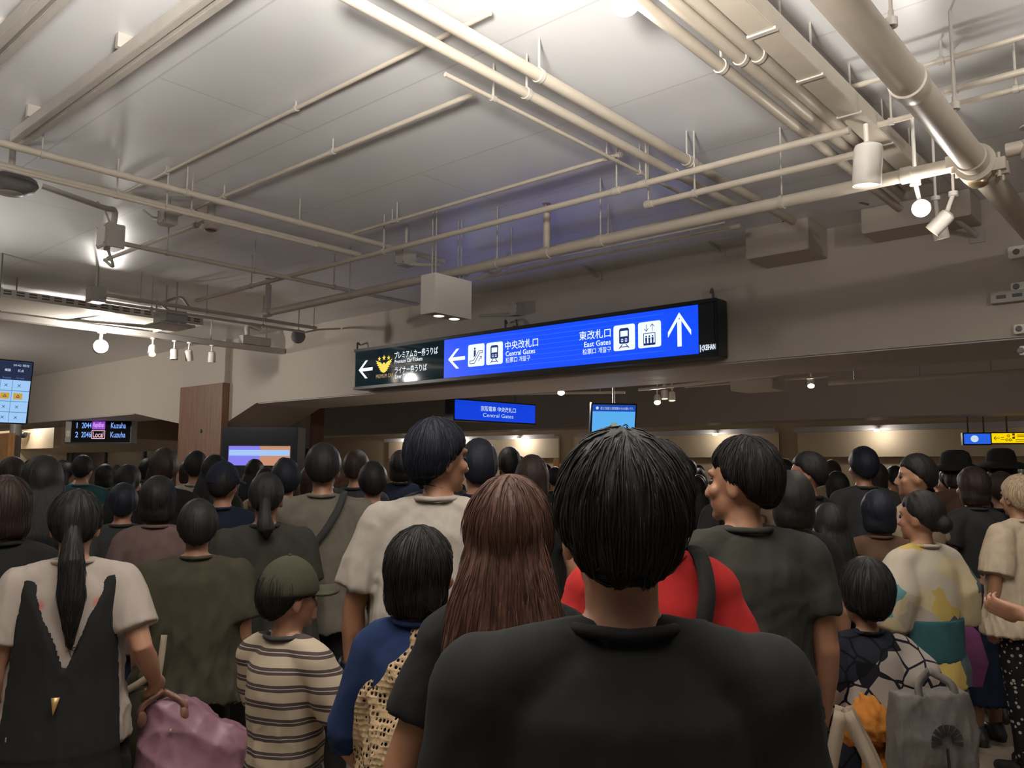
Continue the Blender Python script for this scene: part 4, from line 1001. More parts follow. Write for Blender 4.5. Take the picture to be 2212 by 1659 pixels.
def folds(me, amp, freq, seed, zs=0.35, zlo=None, droop=0.0):
    """cloth folds: layered waves that run mostly downwards"""
    rs = np.random.RandomState(seed); c = coords(me); n = normals(me); d = np.zeros(len(c))
    for i in range(9):
        k = rs.randn(3)*freq*(0.5+1.3*rs.rand()); k[2] *= zs; ph = rs.rand()*6.28
        w = c @ k+ph+0.8*np.sin(c @ (rs.randn(3)*freq*0.6)+rs.rand()*6)
        d += (1-np.abs(np.sin(w)))**2*(0.4+rs.rand())-0.25
    fade = np.ones(len(c)) if zlo is None else np.clip((zlo[1]-c[:, 2])/(zlo[1]-zlo[0]), 0.25, 1)
    set_coords(me, c+n*(d*amp*0.35*fade)[:, None])

def hand(w, d, palm, side, curl=0.35, s=1.0):
    """palm and five fingers: wrist point, pointing direction, palm normal; side = direction of the thumb"""
    d = d/np.linalg.norm(d); palm = palm-d*(palm @ d); palm /= np.linalg.norm(palm); x = np.cross(d, palm)
    if x @ side < 0: x = -x
    P_ = []
    P_.append(limb([w-d*0.02*s, w+d*0.012*s], [0.026*s, 0.024*s], 12))
    spread = [0.030, 0.010, -0.010, -0.028]; ln = [0.070, 0.078, 0.072, 0.056]; kn = [0.088, 0.092, 0.088, 0.080]
    for i in range(4):
        base = w+d*kn[i]*s+x*spread[i]*s
        P_.append(limb([w+x*spread[i]*0.5*s, w+d*0.045*s+x*spread[i]*0.85*s+palm*-0.003*s, base], [0.015*s, 0.0155*s, 0.0125*s], 10))
        a = curl*(0.8+0.25*i); q = base; pts = [q]; ang = 0.0
        for sg_, fr_ in ((0.45, 0.7), (0.32, 1.2), (0.23, 0.9)):
            ang += a*fr_
            dd = d*math.cos(ang)+palm*math.sin(ang)+x*spread[i]*2.2
            dd /= np.linalg.norm(dd); q = q+dd*ln[i]*sg_*s; pts.append(q)
        P_.append(limb(pts, [0.0098*s, 0.0092*s, 0.0084*s, 0.0070*s], 10))
    b = w+d*0.022*s+x*0.022*s
    q1 = b+(d*0.55+x*0.75+palm*0.25)*0.038*s; q2 = q1+(d*0.9+x*0.25+palm*0.35)*0.032*s; q3 = q2+(d*0.95+palm*0.4)*0.026*s
    P_.append(limb([b-x*0.01*s, q1, q2, q3], [0.0155*s, 0.0125*s, 0.0105*s, 0.0085*s], 10))
    return P_

ARM_HANG = {'L': ((-0.225, -0.03, 1.12), (-0.235, 0.05, 0.88)), 'R': ((0.225, -0.03, 1.12), (0.235, 0.05, 0.88))}
ARM_PHONE = {'L': ((-0.22, 0.0, 1.13), (-0.10, 0.24, 1.20)), 'R': ((0.22, 0.0, 1.13), (0.10, 0.24, 1.20))}
def head_parts(hs=1.0):
    zc = 1.475+0.12*hs
    P_ = [ell((0, -0.008, zc+0.01), (0.074*hs, 0.094*hs, 0.098*hs), 20, 14), ell((0, 0.030*hs, zc-0.055*hs), (0.058*hs, 0.062*hs, 0.066*hs), 16, 12)]
    P_.append(limb([(0, 0.088*hs, zc-0.005*hs), (0, 0.104*hs, zc-0.040*hs)], [0.010*hs, 0.014*hs], 10))                # nose
    P_.append(limb([(-0.022*hs, 0.083*hs, zc-0.070*hs), (0.022*hs, 0.083*hs, zc-0.070*hs)], [0.008*hs, 0.008*hs], 8))     # mouth
    P_.append(limb([(-0.042*hs, 0.074*hs, zc+0.022*hs), (0.042*hs, 0.074*hs, zc+0.022*hs)], [0.012*hs, 0.012*hs], 8))     # brow
    P_.append(ell((0, 0.075*hs, zc-0.10*hs), (0.022*hs, 0.018*hs, 0.018*hs), 10, 8))                              # chin
    for s in (-1, 1):
        P_.append(ell((s*0.076*hs, -0.008, zc-0.022*hs), (0.009*hs, 0.020*hs, 0.032*hs), 10, 8))
        P_.append(ell((s*0.045*hs, 0.062*hs, zc-0.030*hs), (0.022*hs, 0.022*hs, 0.022*hs), 10, 8))
    return P_, zc
def body_parts(arms, fem=False, hs=1.0, curl=0.4, head_yaw=0.0, stride=0.0, build=1.0):
    sh = (0.155 if fem else 0.172)*build; hp = 0.088
    P_ = [loft([(0, 0, 0.80, 0.10, 0.08), (0, -0.008, 0.86, 0.155*build, 0.108), (0, -0.012, 0.92, 0.165*build, 0.112), (0, 0.0, 1.0, 0.140*build, 0.098), (0, 0.005, 1.07, (0.122 if fem else 0.132)*build, 0.092),
                (0, 0.0, 1.2, 0.145*build, 0.105), (0, -0.005, 1.30, 0.155*build, 0.108), (0, -0.012, 1.37, 0.135*build, 0.088), (0, -0.012, 1.42, 0.075, 0.06)], 26)]
    P_.append(limb([(0, -0.022, 1.39), (0, -0.004, 1.475), (0, 0.006, 1.53)], [0.058, 0.051, 0.052]))
    hd, zc = head_parts(hs)
    P_ += turn(hd, head_yaw)
    for k, s in (('L', -1), ('R', 1)):
        e, w = VEC(*arms[k][0]), VEC(*arms[k][1]); S = VEC(s*sh, -0.012, 1.375)
        P_.append(limb([(s*0.05, -0.015, 1.43), (s*0.11, -0.015, 1.405), tuple(S)], [0.042, 0.048, 0.052]))
        m1 = S+(e-S)*0.35; m2 = e+(w-e)*0.3
        P_.append(limb([S, m1, e, m2, w], [0.052*build, 0.046*build, 0.037, 0.040, 0.026]))
        d = w-e; d /= np.linalg.norm(d)
        palm = VEC(-s*1.0, 0, 0) if abs(d[2]) > 0.75 else VEC(0, 0, -1.0) if 'flat' in arms else VEC(-s*0.8, 0.2, 0.5)
        P_ += hand(w, d, palm, VEC(0, 1, 0.0) if abs(d[2]) > 0.75 else VEC(-s*1.0, 0, 0.2), arms.get('curl', curl))
        kx = s*hp; st = s*stride
        P_.append(limb([(kx, -0.005, 0.88), (kx*1.03, 0.012+st*0.5, 0.66), (kx*1.05, 0.012+st*0.8, 0.47)], [0.088, 0.072, 0.054]))
        P_.append(limb([(kx*1.05, 0.012+st*0.8, 0.47), (kx*1.05, -0.014+st, 0.33), (kx*1.05, -0.02+st, 0.085)], [0.053, 0.052, 0.036]))
        P_.append(limb([(kx*1.05, -0.05+st, 0.038), (kx*1.12, 0.06+st, 0.036), (kx*1.2, 0.15+st, 0.026)], [0.034, 0.036, 0.024]))
    return P_, zc
def tee_parts(arms, fem=False, hem=0.80, sleeve=0.62, loose=1.0, build=1.0, collar=True, rs=1.0):
    sh = (0.155 if fem else 0.172)*build; L = loose
    P_ = [loft([(0, 0.0, hem, 0.197*L*build, 0.150*L), (0, 0.0, hem+0.06, 0.196*L*build, 0.148*L), (0, 0.0, 1.0, (0.170 if fem else 0.176)*L*build, 0.128*L), (0, 0.0, 1.12, (0.162 if fem else 0.172)*L*build, 0.124*L), (0, -0.004, 1.27, 0.176*build*(1+(L-1)*0.5), 0.128),
                (0, -0.012, 1.35, 0.166*build, 0.113), (0, -0.014, 1.41, 0.115*build, 0.082), (0, -0.012, 1.438, 0.072, 0.068)], 30)]
    if collar: P_.append(loft([(0, -0.012, 1.42, 0.076, 0.070), (0, -0.008, 1.452, 0.066, 0.063)], 24))
    for k, s in (('L', -1), ('R', 1)):
        e, w = VEC(*arms[k][0]), VEC(*arms[k][1]); S = VEC(s*sh, -0.012, 1.375)
        P_.append(limb([(s*0.05, -0.014, 1.425), (s*0.11, -0.014, 1.402), tuple(S)], [0.052, 0.062, 0.068]))
        if sleeve <= 1.0:
            pts = [S, S+(e-S)*sleeve*0.5, S+(e-S)*sleeve]; r = [0.070*build, 0.070*rs, 0.073*rs]
        else:
            f_ = sleeve-1.0; pts = [S, S+(e-S)*0.5, e, e+(w-e)*f_*0.5, e+(w-e)*f_]; r = [0.070, 0.064*rs, 0.058*rs, 0.055*rs, 0.052*rs]
        v, f = tube_np([VEC(*p) for p in pts], r, 18, False); P_.append((v, f)); P_.append(ell(S, (0.068*build,)*3, 14, 10))
    return P_
def trouser_parts(stride=0.0, length=0.10, wide=1.0):
    P_ = [loft([(0, -0.004, 0.80, 0.168, 0.128), (0, -0.01, 0.90, 0.176, 0.125), (0, -0.002, 1.02, 0.15, 0.11)], 26)]
    for s in (-1, 1):
        kx = s*0.088; st = s*stride
        pts = [(kx, -0.005, 0.87), (kx*1.03, 0.012+st*0.5, 0.66), (kx*1.05, 0.008+st*0.8, 0.47), (kx*1.05, -0.016+st, length)]
        v, f = tube_np([VEC(*p) for p in pts], [0.098, 0.086*wide, 0.070*wide, 0.062*wide], 18); P_.append((v, f))
    return P_
def skirt_parts(top=1.03, hem=0.35, flare=1.35):
    return [loft([(0, 0.0, hem, 0.17*flare, 0.14*flare), (0, 0.0, hem+0.15, 0.172*(flare*0.9), 0.138*flare*0.9), (0, -0.008, 0.86, 0.182, 0.135), (0, -0.008, 0.93, 0.178, 0.128), (0, 0, top, 0.15, 0.108)], 34)]
def dress_upper(top_side=1.36):
    return [loft([(0, 0.0, 0.80, 0.215, 0.165), (0, 0.0, 0.95, 0.195, 0.15), (0, 0, 1.06, 0.182, 0.140), (0, 0, 1.2, 0.186, 0.138), (0, -0.006, 1.33, 0.172, 0.126), (0, -0.012, top_side, 0.15, 0.11)], 40)]
def shoe_parts(stride=0.0, h=0.085):
    out = []
    for s in (-1, 1):
        kx = s*0.0925; st = s*stride
        out.append([limb([(kx, -0.055+st, 0.042), (kx*1.08, 0.05+st, 0.044), (kx*1.2, 0.155+st, 0.034)], [0.042, 0.046, 0.034]), limb([(kx, -0.04+st, 0.05), (kx, -0.03+st, h)], [0.044, 0.046]),
                    loft([(kx*1.06, 0.045+st, 0.0, 0.046, 0.135), (kx*1.06, 0.045+st, 0.018, 0.048, 0.138)], 20)])
    return out

# hair: a scalp shell that dives into the head below the hairline, plus lengths
def hair_shell(zc, hs=1.0, thick=1.0, nape=0.0, fringe=0.035, seed=0, side=0.0, top=0.0):
    n, m = 60, 40; c = VEC(0, -0.014*hs, zc+0.014*hs); r = VEC(0.074+0.016*thick, 0.094+0.014*thick, 0.098+(0.020+top)*thick)*hs
    rs = np.random.RandomState(seed); ph = rs.rand(8)*6.28; v, f = ell((0, 0, 0), (1, 1, 1), n, m); out = []
    for p in v:
        q = p*r
        y = q[1]/hs; z = q[2]/hs
        # hairline height by how far forward
        xs = [-0.12, -0.06, -0.03, 0.0, 0.03, 0.06, 0.12]; zs = [-0.100-nape, -0.095-nape, -0.055-nape*0.8-side, -0.028-side, 0.0-side*0.8, fringe, fringe+0.01]
        zl = np.interp(y, xs, zs)
        a = math.atan2(p[1], p[0])
        zl += (0.006*math.sin(9*a+ph[3])+0.005*math.sin(17*a+ph[4])+0.004*math.sin(37*a+ph[5]))*hs
        k = 1/(1+math.exp(-(z-zl)/0.006))
        wv = 1+0.010*math.sin(11*a+ph[0]+3*p[2])+0.008*math.sin(23*a+ph[1]-5*p[2])+0.008*math.sin(41*a+ph[2]+9*p[2])
        q = q*(wv*k+0.72*(1-k))
        if y < -0.02 and z < 0: q[0] *= 1-0.12*min(1, -z/0.1); 
        out.append(q+c)
    return [(out, f)]
def hair_long(zc, hs, L, w=1.0, seed=0, back=0.0):
    """hair falling down the back to height L"""
    z0 = zc+0.03*hs; rings = []
    n = 8
    for i in range(n+1):
        t = i/n; z = L+(z0-L)*t; u = 1-t
        rx = (0.030+0.085*min(1, t*3.0+0.12))*w*(1+0.10*math.sin(u*3.1))*math.sqrt(max(0.05, 1-t**3)); ry = 0.030+0.045*t*(1-t**4*0.5)
        cy = -0.045-0.075*min(1, u*1.6)-back*u
        rings.append((0.006*math.sin(seed+u*7), cy, z, rx, ry))
    P_ = [loft(rings, 30, 2.6)]
    rs = np.random.RandomState(seed)
    for k in range(9):
        x = (k/8-0.5)*0.17*w; e = L-0.03+0.05*rs.rand()
        P_.append(limb([(x*0.7, -0.070, zc-0.01), (x*1.15, -0.115-back*0.5, (zc+e)/2+0.03), (x*1.05+0.01*rs.randn(), -0.118-back, e)], [0.026, 0.024, 0.006], 8))
    return P_
def hair_pony(zc, hs, L, seed=0, low=True):
    a = zc-0.03 if low else zc+0.05
    return [limb([(0, -0.085*hs, a+0.02), (0, -0.125*hs, a-0.01)], [0.03, 0.026]), limb([(0, -0.125*hs, a-0.015), (0.004, -0.150, a-0.09), (0.010, -0.152, (a+L)/2-0.03), (0.014, -0.142, L)], [0.028, 0.042, 0.044, 0.010], 12)]
def strands(me, amp, seed, freq=170):
    c = coords(me); n = normals(me); rs = np.random.RandomState(seed)
    a = np.arctan2(c[:, 0]-c[:, 0].mean(), -(c[:, 1]-c[:, 1].mean())+0.03)
    d = np.zeros(len(c))
    for i in range(5):
        d += np.sin(c[:, 0]*freq*(0.5+rs.rand())+a*6+c[:, 2]*rs.randn()*18+rs.rand()*6)*(0.5+rs.rand()*0.5)
    set_coords(me, c+n*(d*amp*0.4)[:, None])
def loose_strands(me, n, seed, L=0.075, r=0.0013, crown=None, flow=0.0):
    """short tapering locks lying on the hair surface, added to the same mesh"""
    from mathutils import kdtree
    c = coords(me); nm = normals(me); rs = np.random.RandomState(seed)
    kd = kdtree.KDTree(len(c))
    for i, p in enumerate(c): kd.insert(p, i)
    kd.balance()
    cr = c[np.argmax(c[:, 2])]+np.array([0.0, -0.02, 0.0]); zmin = c[:, 2].min()
    mb = MB()
    for _ in range(n):
        i = rs.randint(len(c)); p = c[i]; q = nm[i]; lift = 0.001+0.004*rs.rand()*rs.rand()
        d = p-cr; d[2] -= 0.05; d += rs.randn(3)*0.012; pts = []; L_ = L*(0.6+0.8*rs.rand())
        for k in range(5):
            pts.append(p+q*(lift*(0.4+0.4*k)))
            d_ = d-q*(d @ q); nn = np.linalg.norm(d_)
            if nn < 1e-6: break
            p2 = p+d_/nn*L_/4
            co, j, dist = kd.find(p2)
            if dist < 0.02: p = 0.35*p2+0.65*np.array(co); q = nm[j]
            else: p = p2
            d = d_/nn*0.1; d[2] -= 0.04
        if len(pts) < 4: continue
        w = r*(0.7+0.6*rs.rand())
        v, f = tube_np(pts, [w*0.6, w, w, w*0.8, w*0.15][:len(pts)], 4); mb.add(v, f)
    m2 = mb.mesh('locks'); bm = bmesh.new(); bm.from_mesh(me); bm.from_mesh(m2); bm.to_mesh(me); bm.free(); bpy.data.meshes.remove(m2); me.update()
def hair_mat(name, c, hi=1.35):
    key = 'hair_'+name
    if key in MATS: return MATS[key]
    m = bpy.data.materials.new(key); m.use_nodes = True; nt = m.node_tree; b = nt.nodes['Principled BSDF']; b.inputs['Roughness'].default_value = 0.55; b.inputs['Specular IOR Level'].default_value = 0.18
    tc = nt.nodes.new('ShaderNodeTexCoord'); mp = nt.nodes.new('ShaderNodeMapping'); mp.inputs['Scale'].default_value = (120, 120, 5)
    n = nt.nodes.new('ShaderNodeTexNoise'); n.inputs['Scale'].default_value = 1.6; n.inputs['Detail'].default_value = 4
    r = nt.nodes.new('ShaderNodeValToRGB'); r.color_ramp.elements[0].color = (*[x*0.6 for x in c], 1); r.color_ramp.elements[1].color = (*[min(1, x*hi) for x in c], 1); r.color_ramp.elements[0].position = 0.35; r.color_ramp.elements[1].position = 0.7
    nt.links.new(tc.outputs['Object'], mp.inputs[0]); nt.links.new(mp.outputs[0], n.inputs[0]); nt.links.new(n.outputs[0], r.inputs[0]); nt.links.new(r.outputs[0], b.inputs['Base Color'])
    bp = nt.nodes.new('ShaderNodeBump'); bp.inputs['Strength'].default_value = 0.5; bp.inputs['Distance'].default_value = 0.004; nt.links.new(n.outputs[0], bp.inputs['Height']); nt.links.new(bp.outputs[0], b.inputs['Normal'])
    MATS[key] = m; return m
HB = hair_mat('black', (0.012, 0.011, 0.010)); HN = hair_mat('blueblack', (0.010, 0.012, 0.018)); HBR = hair_mat('brown', (0.062, 0.026, 0.016)); HDB = hair_mat('darkbrown', (0.026, 0.016, 0.012)); HG = hair_mat('grey', (0.30, 0.22, 0.14), 1.5)
SKIN = mat('skin', (0.26, 0.125, 0.068), 0.5, var=0.06, vscale=14, bump=0.05, bscale=300)
SKIN2 = mat('skin_pale', (0.30, 0.15, 0.086), 0.5, var=0.06, vscale=14, bump=0.05, bscale=300)
SKIN3 = mat('skin_tan', (0.23, 0.11, 0.062), 0.5, var=0.06, vscale=14, bump=0.05, bscale=300)
EYE_M = mat('eye', (0.03, 0.02, 0.02), 0.15)
def cloth(name, c, var=0.10, bump=0.12, rough=0.92):
    return mat('cloth_'+name, c, rough, var=var, vscale=22, bump=bump, bscale=900, spec=0.2)

def person(label, px, ytop, D, yaw=0.0, top=None, bottom=None, hair='short', hairm=None, skin=None, arms=None, fem=False, head_yaw=0.0, voxel=0.012, hs=1.0, hem=0.80, sleeve=0.62, loose=1.0,
           bottoms='trousers', shoes=None, stride=0.03, seed=0, group=None, L=1.2, build=1.0, fold=0.010, collar=None, skirt_hem=0.35, rs=1.0, pos=None, height=None, top_name=None, z0=0.0, hairw=1.0, fringe=0.035, curl=0.4, hthick=1.0):
    """a standing person whose crown is seen at px,ytop from distance D; yaw turns from looking straight away (left positive)"""
    Pt = ond(px, ytop, D) if pos is None else VEC(*pos)
    H = (Pt[2] if height is None else height)
    s = H/(1.475+0.12*hs+0.128*hs)
    fx, fy = FWD[0], FWD[1]
    rz = math.atan2(fy, fx)-math.pi/2+yaw
    t = thing('person', label, 'person', (Pt[0], Pt[1], z0), rz, group)
    A_ = arms or ARM_HANG
    bp_, zc = body_parts(A_, fem, hs, curl, head_yaw, stride, build)
    def put(name, me, m, parent=t, smooth=True):
        me.transform(Matrix.Diagonal((s, s, s, 1)))
        return link(name, me, m, parent, smooth)
    v = voxel/s
    b = put('body', fuse(bp_, v*0.75, 3), skin or SKIN)
    eyes = turn([ell((sg_*0.031*hs, 0.076*hs, zc-0.005*hs), (0.012*hs,)*3, 10, 8) for sg_ in (-1, 1)], head_yaw)
    for e_ in eyes:
        mb = MB(); mb.add(*e_); put('eye', mb.mesh('eye'), EYE_M, b)
    tp = tee_parts(A_, fem, hem, sleeve, loose, build, rs=rs)
    me = fuse(tp, v, max(5, int(5*(0.012/voxel)**1.9))); folds(me, fold, 20, seed, zlo=(0.95, 1.42))
    sh_ = put(top_name or 'shirt', me, top)
    cm = MB().tube([VEC(0.073*math.cos(a), -0.011+0.070*math.sin(a), 1.449+0.006*abs(math.cos(a))-0.008*math.sin(a)) for a in np.linspace(0, 2*math.pi, 33)], 0.009, 8).mesh('c')
    put('collar', cm, collar or top, sh_)
    if bottoms == 'trousers': me = fuse(trouser_parts(stride), v, 4); folds(me, 0.006, 22, seed+5); put('trousers', me, bottom)
    elif bottoms == 'skirt': me = fuse(skirt_parts(1.03, skirt_hem), v, 4); folds(me, 0.014, 18, seed+5, 0.05); put('skirt', me, bottom)
    for sp in shoe_parts(stride): put('shoe', fuse(sp, v, 2), shoes or M_SHOE)
    sd = seed
    if hair == 'short': hp_ = hair_shell(zc, hs, hthick, 0.0, fringe, sd)
    elif hair == 'round': hp_ = hair_shell(zc, hs, 1.25*hthick, 0.015, 0.02, sd, 0.02)
    elif hair == 'bob': hp_ = hair_shell(zc, hs, 1.3, 0.04, 0.02, sd, 0.06)+[loft([(0, -0.03, zc-0.115*hs, 0.080*hs, 0.062*hs), (0, -0.03, zc-0.07*hs, 0.094*hs, 0.080*hs), (0, -0.02, zc, 0.094*hs, 0.085*hs)], 28)]
    elif hair == 'long': hp_ = hair_shell(zc, hs, 1.2, 0.04, 0.02, sd, 0.05)+hair_long(zc, hs, L, hairw, sd)
    elif hair == 'pony': hp_ = hair_shell(zc, hs, 0.9, 0.0, 0.03, sd)+hair_pony(zc, hs, L, sd)
    elif hair == 'bun': hp_ = hair_shell(zc, hs, 0.9, 0.0, 0.03, sd)+[ell((0, -0.115*hs, zc-0.035), (0.042, 0.036, 0.042), 14, 10)]
    else: hp_ = None
    if hp_:
        hp_ = turn(hp_, head_yaw)
        me = fuse(hp_, v*0.7, 6 if hair == 'long' else 2); strands(me, 0.0013, sd, 260 if D < 2 else 170); (loose_strands(me, 1500 if D < 2.4 else 700, sd, 0.085 if hair != 'short' else 0.06) if D < 3.3 else None); put('hair', me, hairm or HB)
    t['zc'] = zc*s; t['s'] = s
    return t, put, s, zc
M_SHOE = mat('shoe_black', (0.02, 0.02, 0.02), 0.5)
M_SHOEW = mat('shoe_white', (0.5, 0.48, 0.45), 0.6)
def cap_on(put, zc, hs, m, head_yaw=0.0, brim=True, name='cap', seed=0):
    P_ = []
    n, mm = 40, 24; v, f = ell((0, 0, 0), (1, 1, 1), n, mm); out = []
    for p in v:
        q = p*VEC(0.088, 0.108, 0.125)*hs
        if q[2] < -0.005*hs: q = VEC(q[0]*0.93, q[1]*0.93, -0.005*hs+q[2]*0.12)
        out.append(q+VEC(0, -0.006*hs, zc+0.012*hs))
    me = fuse(turn([(out, f)], head_yaw), 0.006, 2); c = put(name, me, m)
    if brim:
        pts = []; bm_ = MB()
        nn = 18
        top = [(0.080*hs*math.sin(a), 0.060*hs+0.118*hs*math.cos(a)**0.6*1.0, zc+0.020*hs-0.02*hs*abs(math.sin(a))) for a in np.linspace(-1.5, 1.5, nn)]
        inn = [(0.080*hs*math.sin(a), 0.050*hs+0.03*hs*math.cos(a), zc+0.024*hs-0.02*hs*abs(math.sin(a))) for a in np.linspace(-1.5, 1.5, nn)]
        v = [VEC(*p) for p in top]+[VEC(*p) for p in inn]; v2 = [p+VEC(0, 0, 0.007) for p in v]; k = nn
        f = []
        for i in range(k-1): f += [(i, i+1, k+i+1, k+i), (2*k+i, 3*k+i, 3*k+i+1, 2*k+i+1), (i, 2*k+i, 2*k+i+1, i+1), (k+i, k+i+1, 3*k+i+1, 3*k+i)]
        f += [(0, k, 3*k, 2*k), (k-1, 3*k-1, 4*k-1, 2*k-1)]
        R_ = rotz(head_yaw); bm_.add([R_ @ p for p in v+v2], f); put('brim', bm_.mesh('b'), m, c)
    mb = MB(); mb.add(*ell((0, -0.006, zc+0.012*hs+0.126*hs), (0.008, 0.008, 0.005), 8, 6)); put('button', mb.mesh('b'), m, c)
    return c
def ribbon(pts, nrm, w, th, closed=False):
    """flat strap following points: width w across, thickness th"""
    pts = [VEC(*p) for p in pts]; v = []; f = []; k = len(pts)
    for i, p in enumerate(pts):
        t_ = pts[min(i+1, k-1)]-pts[max(i-1, 0)]; t_ /= np.linalg.norm(t_)+1e-9
        n_ = VEC(*(nrm[i] if hasattr(nrm[0], '__len__') else nrm)); n_ = n_-t_*(n_ @ t_); n_ /= np.linalg.norm(n_)+1e-9; x_ = np.cross(t_, n_)
        for a, b in ((-1, -1), (1, -1), (1, 1), (-1, 1)): v.append(p+x_*a*w/2+n_*b*th/2)
    for i in range(k-1):
        for j in range(4): f.append((i*4+j, i*4+(j+1) % 4, (i+1)*4+(j+1) % 4, (i+1)*4+j))
    f += [(3, 2, 1, 0), tuple((k-1)*4+j for j in range(4))]
    return v, f
def strap_on_back(pts, off=0.0):
    return pts
# ---------------------------------------------------------------- cloth with patterns
def pattern(name, build, rough=0.9):
    m = bpy.data.materials.new(name); m.use_nodes = True; nt = m.node_tree; b = nt.nodes['Principled BSDF']; b.inputs['Roughness'].default_value = rough; b.inputs['Specular IOR Level'].default_value = 0.25
    tc = nt.nodes.new('ShaderNodeTexCoord'); build(nt, tc.outputs['Object'], b); return m
def N(nt, kind, **kw):
    n = nt.nodes.new(kind)
    for k, v in kw.items():
        if k in n.inputs: n.inputs[k].default_value = v
        else: setattr(n, k, v)
    return n
def ramp(nt, src, stops, interp='LINEAR'):
    r = nt.nodes.new('ShaderNodeValToRGB'); r.color_ramp.interpolation = interp
    while len(r.color_ramp.elements) < len(stops): r.color_ramp.elements.new(0.5)
    for e, (p, c) in zip(r.color_ramp.elements, stops): e.position = p; e.color = (*c, 1)
    nt.links.new(src, r.inputs[0]); return r.outputs[0]
def sep(nt, src):
    s = nt.nodes.new('ShaderNodeSeparateXYZ'); nt.links.new(src, s.inputs[0]); return s.outputs
def mth(nt, op, a, b=None):
    m = nt.nodes.new('ShaderNodeMath'); m.operation = op
    for i, q in enumerate((a, b)):
        if q is None: continue
        if isinstance(q, (int, float)): m.inputs[i].default_value = q
        else: nt.links.new(q, m.inputs[i])
    return m.outputs[0]
def b_stripe(nt, co, b):
    n = N(nt, 'ShaderNodeTexNoise', Scale=6.0); nt.links.new(co, n.inputs[0])
    z = mth(nt, 'ADD', sep(nt, co)[2], mth(nt, 'MULTIPLY', n.outputs[0], 0.012))
    fr = mth(nt, 'FRACT', mth(nt, 'MULTIPLY', z, 1/0.043))
    cr, dk = (0.29, 0.235, 0.17), (0.045, 0.030, 0.026)
    nt.links.new(ramp(nt, fr, [(0, cr), (0.52, dk), (0.70, (0.34, 0.30, 0.27)), (0.745, dk), (0.93, cr)], 'CONSTANT'), b.inputs[0])
M_STRIPE = pattern('striped_cotton', b_stripe)
def b_print(nt, co, b):
    x = sep(nt, co); 
    n = N(nt, 'ShaderNodeTexNoise', Scale=16.0, Detail=3.0); nt.links.new(co, n.inputs[0])
    ax = mth(nt, 'ABSOLUTE', mth(nt, 'ADD', x[0], 0.0))
    d = mth(nt, 'ADD', mth(nt, 'POWER', mth(nt, 'DIVIDE', mth(nt, 'SUBTRACT', ax, 0.085), 0.036), 2.0), mth(nt, 'POWER', mth(nt, 'DIVIDE', mth(nt, 'SUBTRACT', x[2], 1.165), 0.036), 2.0))
    d = mth(nt, 'ADD', d, mth(nt, 'MULTIPLY', n.outputs[0], 1.3))
    nt.links.new(ramp(nt, d, [(0.55, (0.40, 0.07, 0.06)), (0.72, (0.32, 0.14, 0.12)), (0.95, (0.27, 0.225, 0.195))]), b.inputs[0])
M_PRINT = pattern('printed_white_cotton', b_print)
def b_dots(nt, co, b):
    v = N(nt, 'ShaderNodeTexVoronoi', Scale=34.0); nt.links.new(co, v.inputs['Vector'])
    nt.links.new(ramp(nt, v.outputs['Distance'], [(0, (0.42, 0.37, 0.30)), (0.27, (0.008, 0.008, 0.009))], 'CONSTANT'), b.inputs[0])
M_DOTS = pattern('dotted_black_cotton', b_dots)
def b_yuk(nt, co, b):
    v = N(nt, 'ShaderNodeTexVoronoi', Scale=5.0); nt.links.new(co, v.inputs['Vector'])
    v2 = N(nt, 'ShaderNodeTexVoronoi', Scale=13.0); v2.feature = 'DISTANCE_TO_EDGE'; nt.links.new(co, v2.inputs['Vector'])
    base = ramp(nt, sep(nt, v.outputs['Color'])[0], [(0, (0.008, 0.009, 0.016)), (0.50, (0.28, 0.24, 0.21))], 'CONSTANT')
    line = ramp(nt, v2.outputs['Distance'], [(0, (0.02, 0.02, 0.04)), (0.045, (1, 1, 1))], 'CONSTANT')
    mx = nt.nodes.new('ShaderNodeMix'); mx.data_type = 'RGBA'; mx.blend_type = 'MULTIPLY'; mx.inputs[0].default_value = 1
    nt.links.new(base, mx.inputs[6]); nt.links.new(line, mx.inputs[7]); nt.links.new(mx.outputs[2], b.inputs[0])
M_PETAL = pattern('petal_print_black_cotton', b_yuk)
def b_flor(nt, co, b):
    w = N(nt, 'ShaderNodeTexNoise', Scale=9.0); nt.links.new(co, w.inputs[0])
    mx = nt.nodes.new('ShaderNodeMix'); mx.data_type = 'RGBA'; mx.inputs[0].default_value = 0.12; nt.links.new(co, mx.inputs[6]); nt.links.new(w.outputs['Color'], mx.inputs[7])
    v = N(nt, 'ShaderNodeTexVoronoi', Scale=8.0); nt.links.new(mx.outputs[2], v.inputs['Vector'])
    nt.links.new(ramp(nt, sep(nt, v.outputs['Color'])[1], [(0, (0.40, 0.33, 0.20)), (0.22, (0.08, 0.20, 0.21)), (0.36, (0.38, 0.33, 0.26)), (0.66, (0.38, 0.28, 0.08)), (0.78, (0.06, 0.08, 0.09)), (0.88, (0.30, 0.26, 0.21))], 'CONSTANT'), b.inputs[0])
M_FLORAL = pattern('floral_cotton', b_flor)
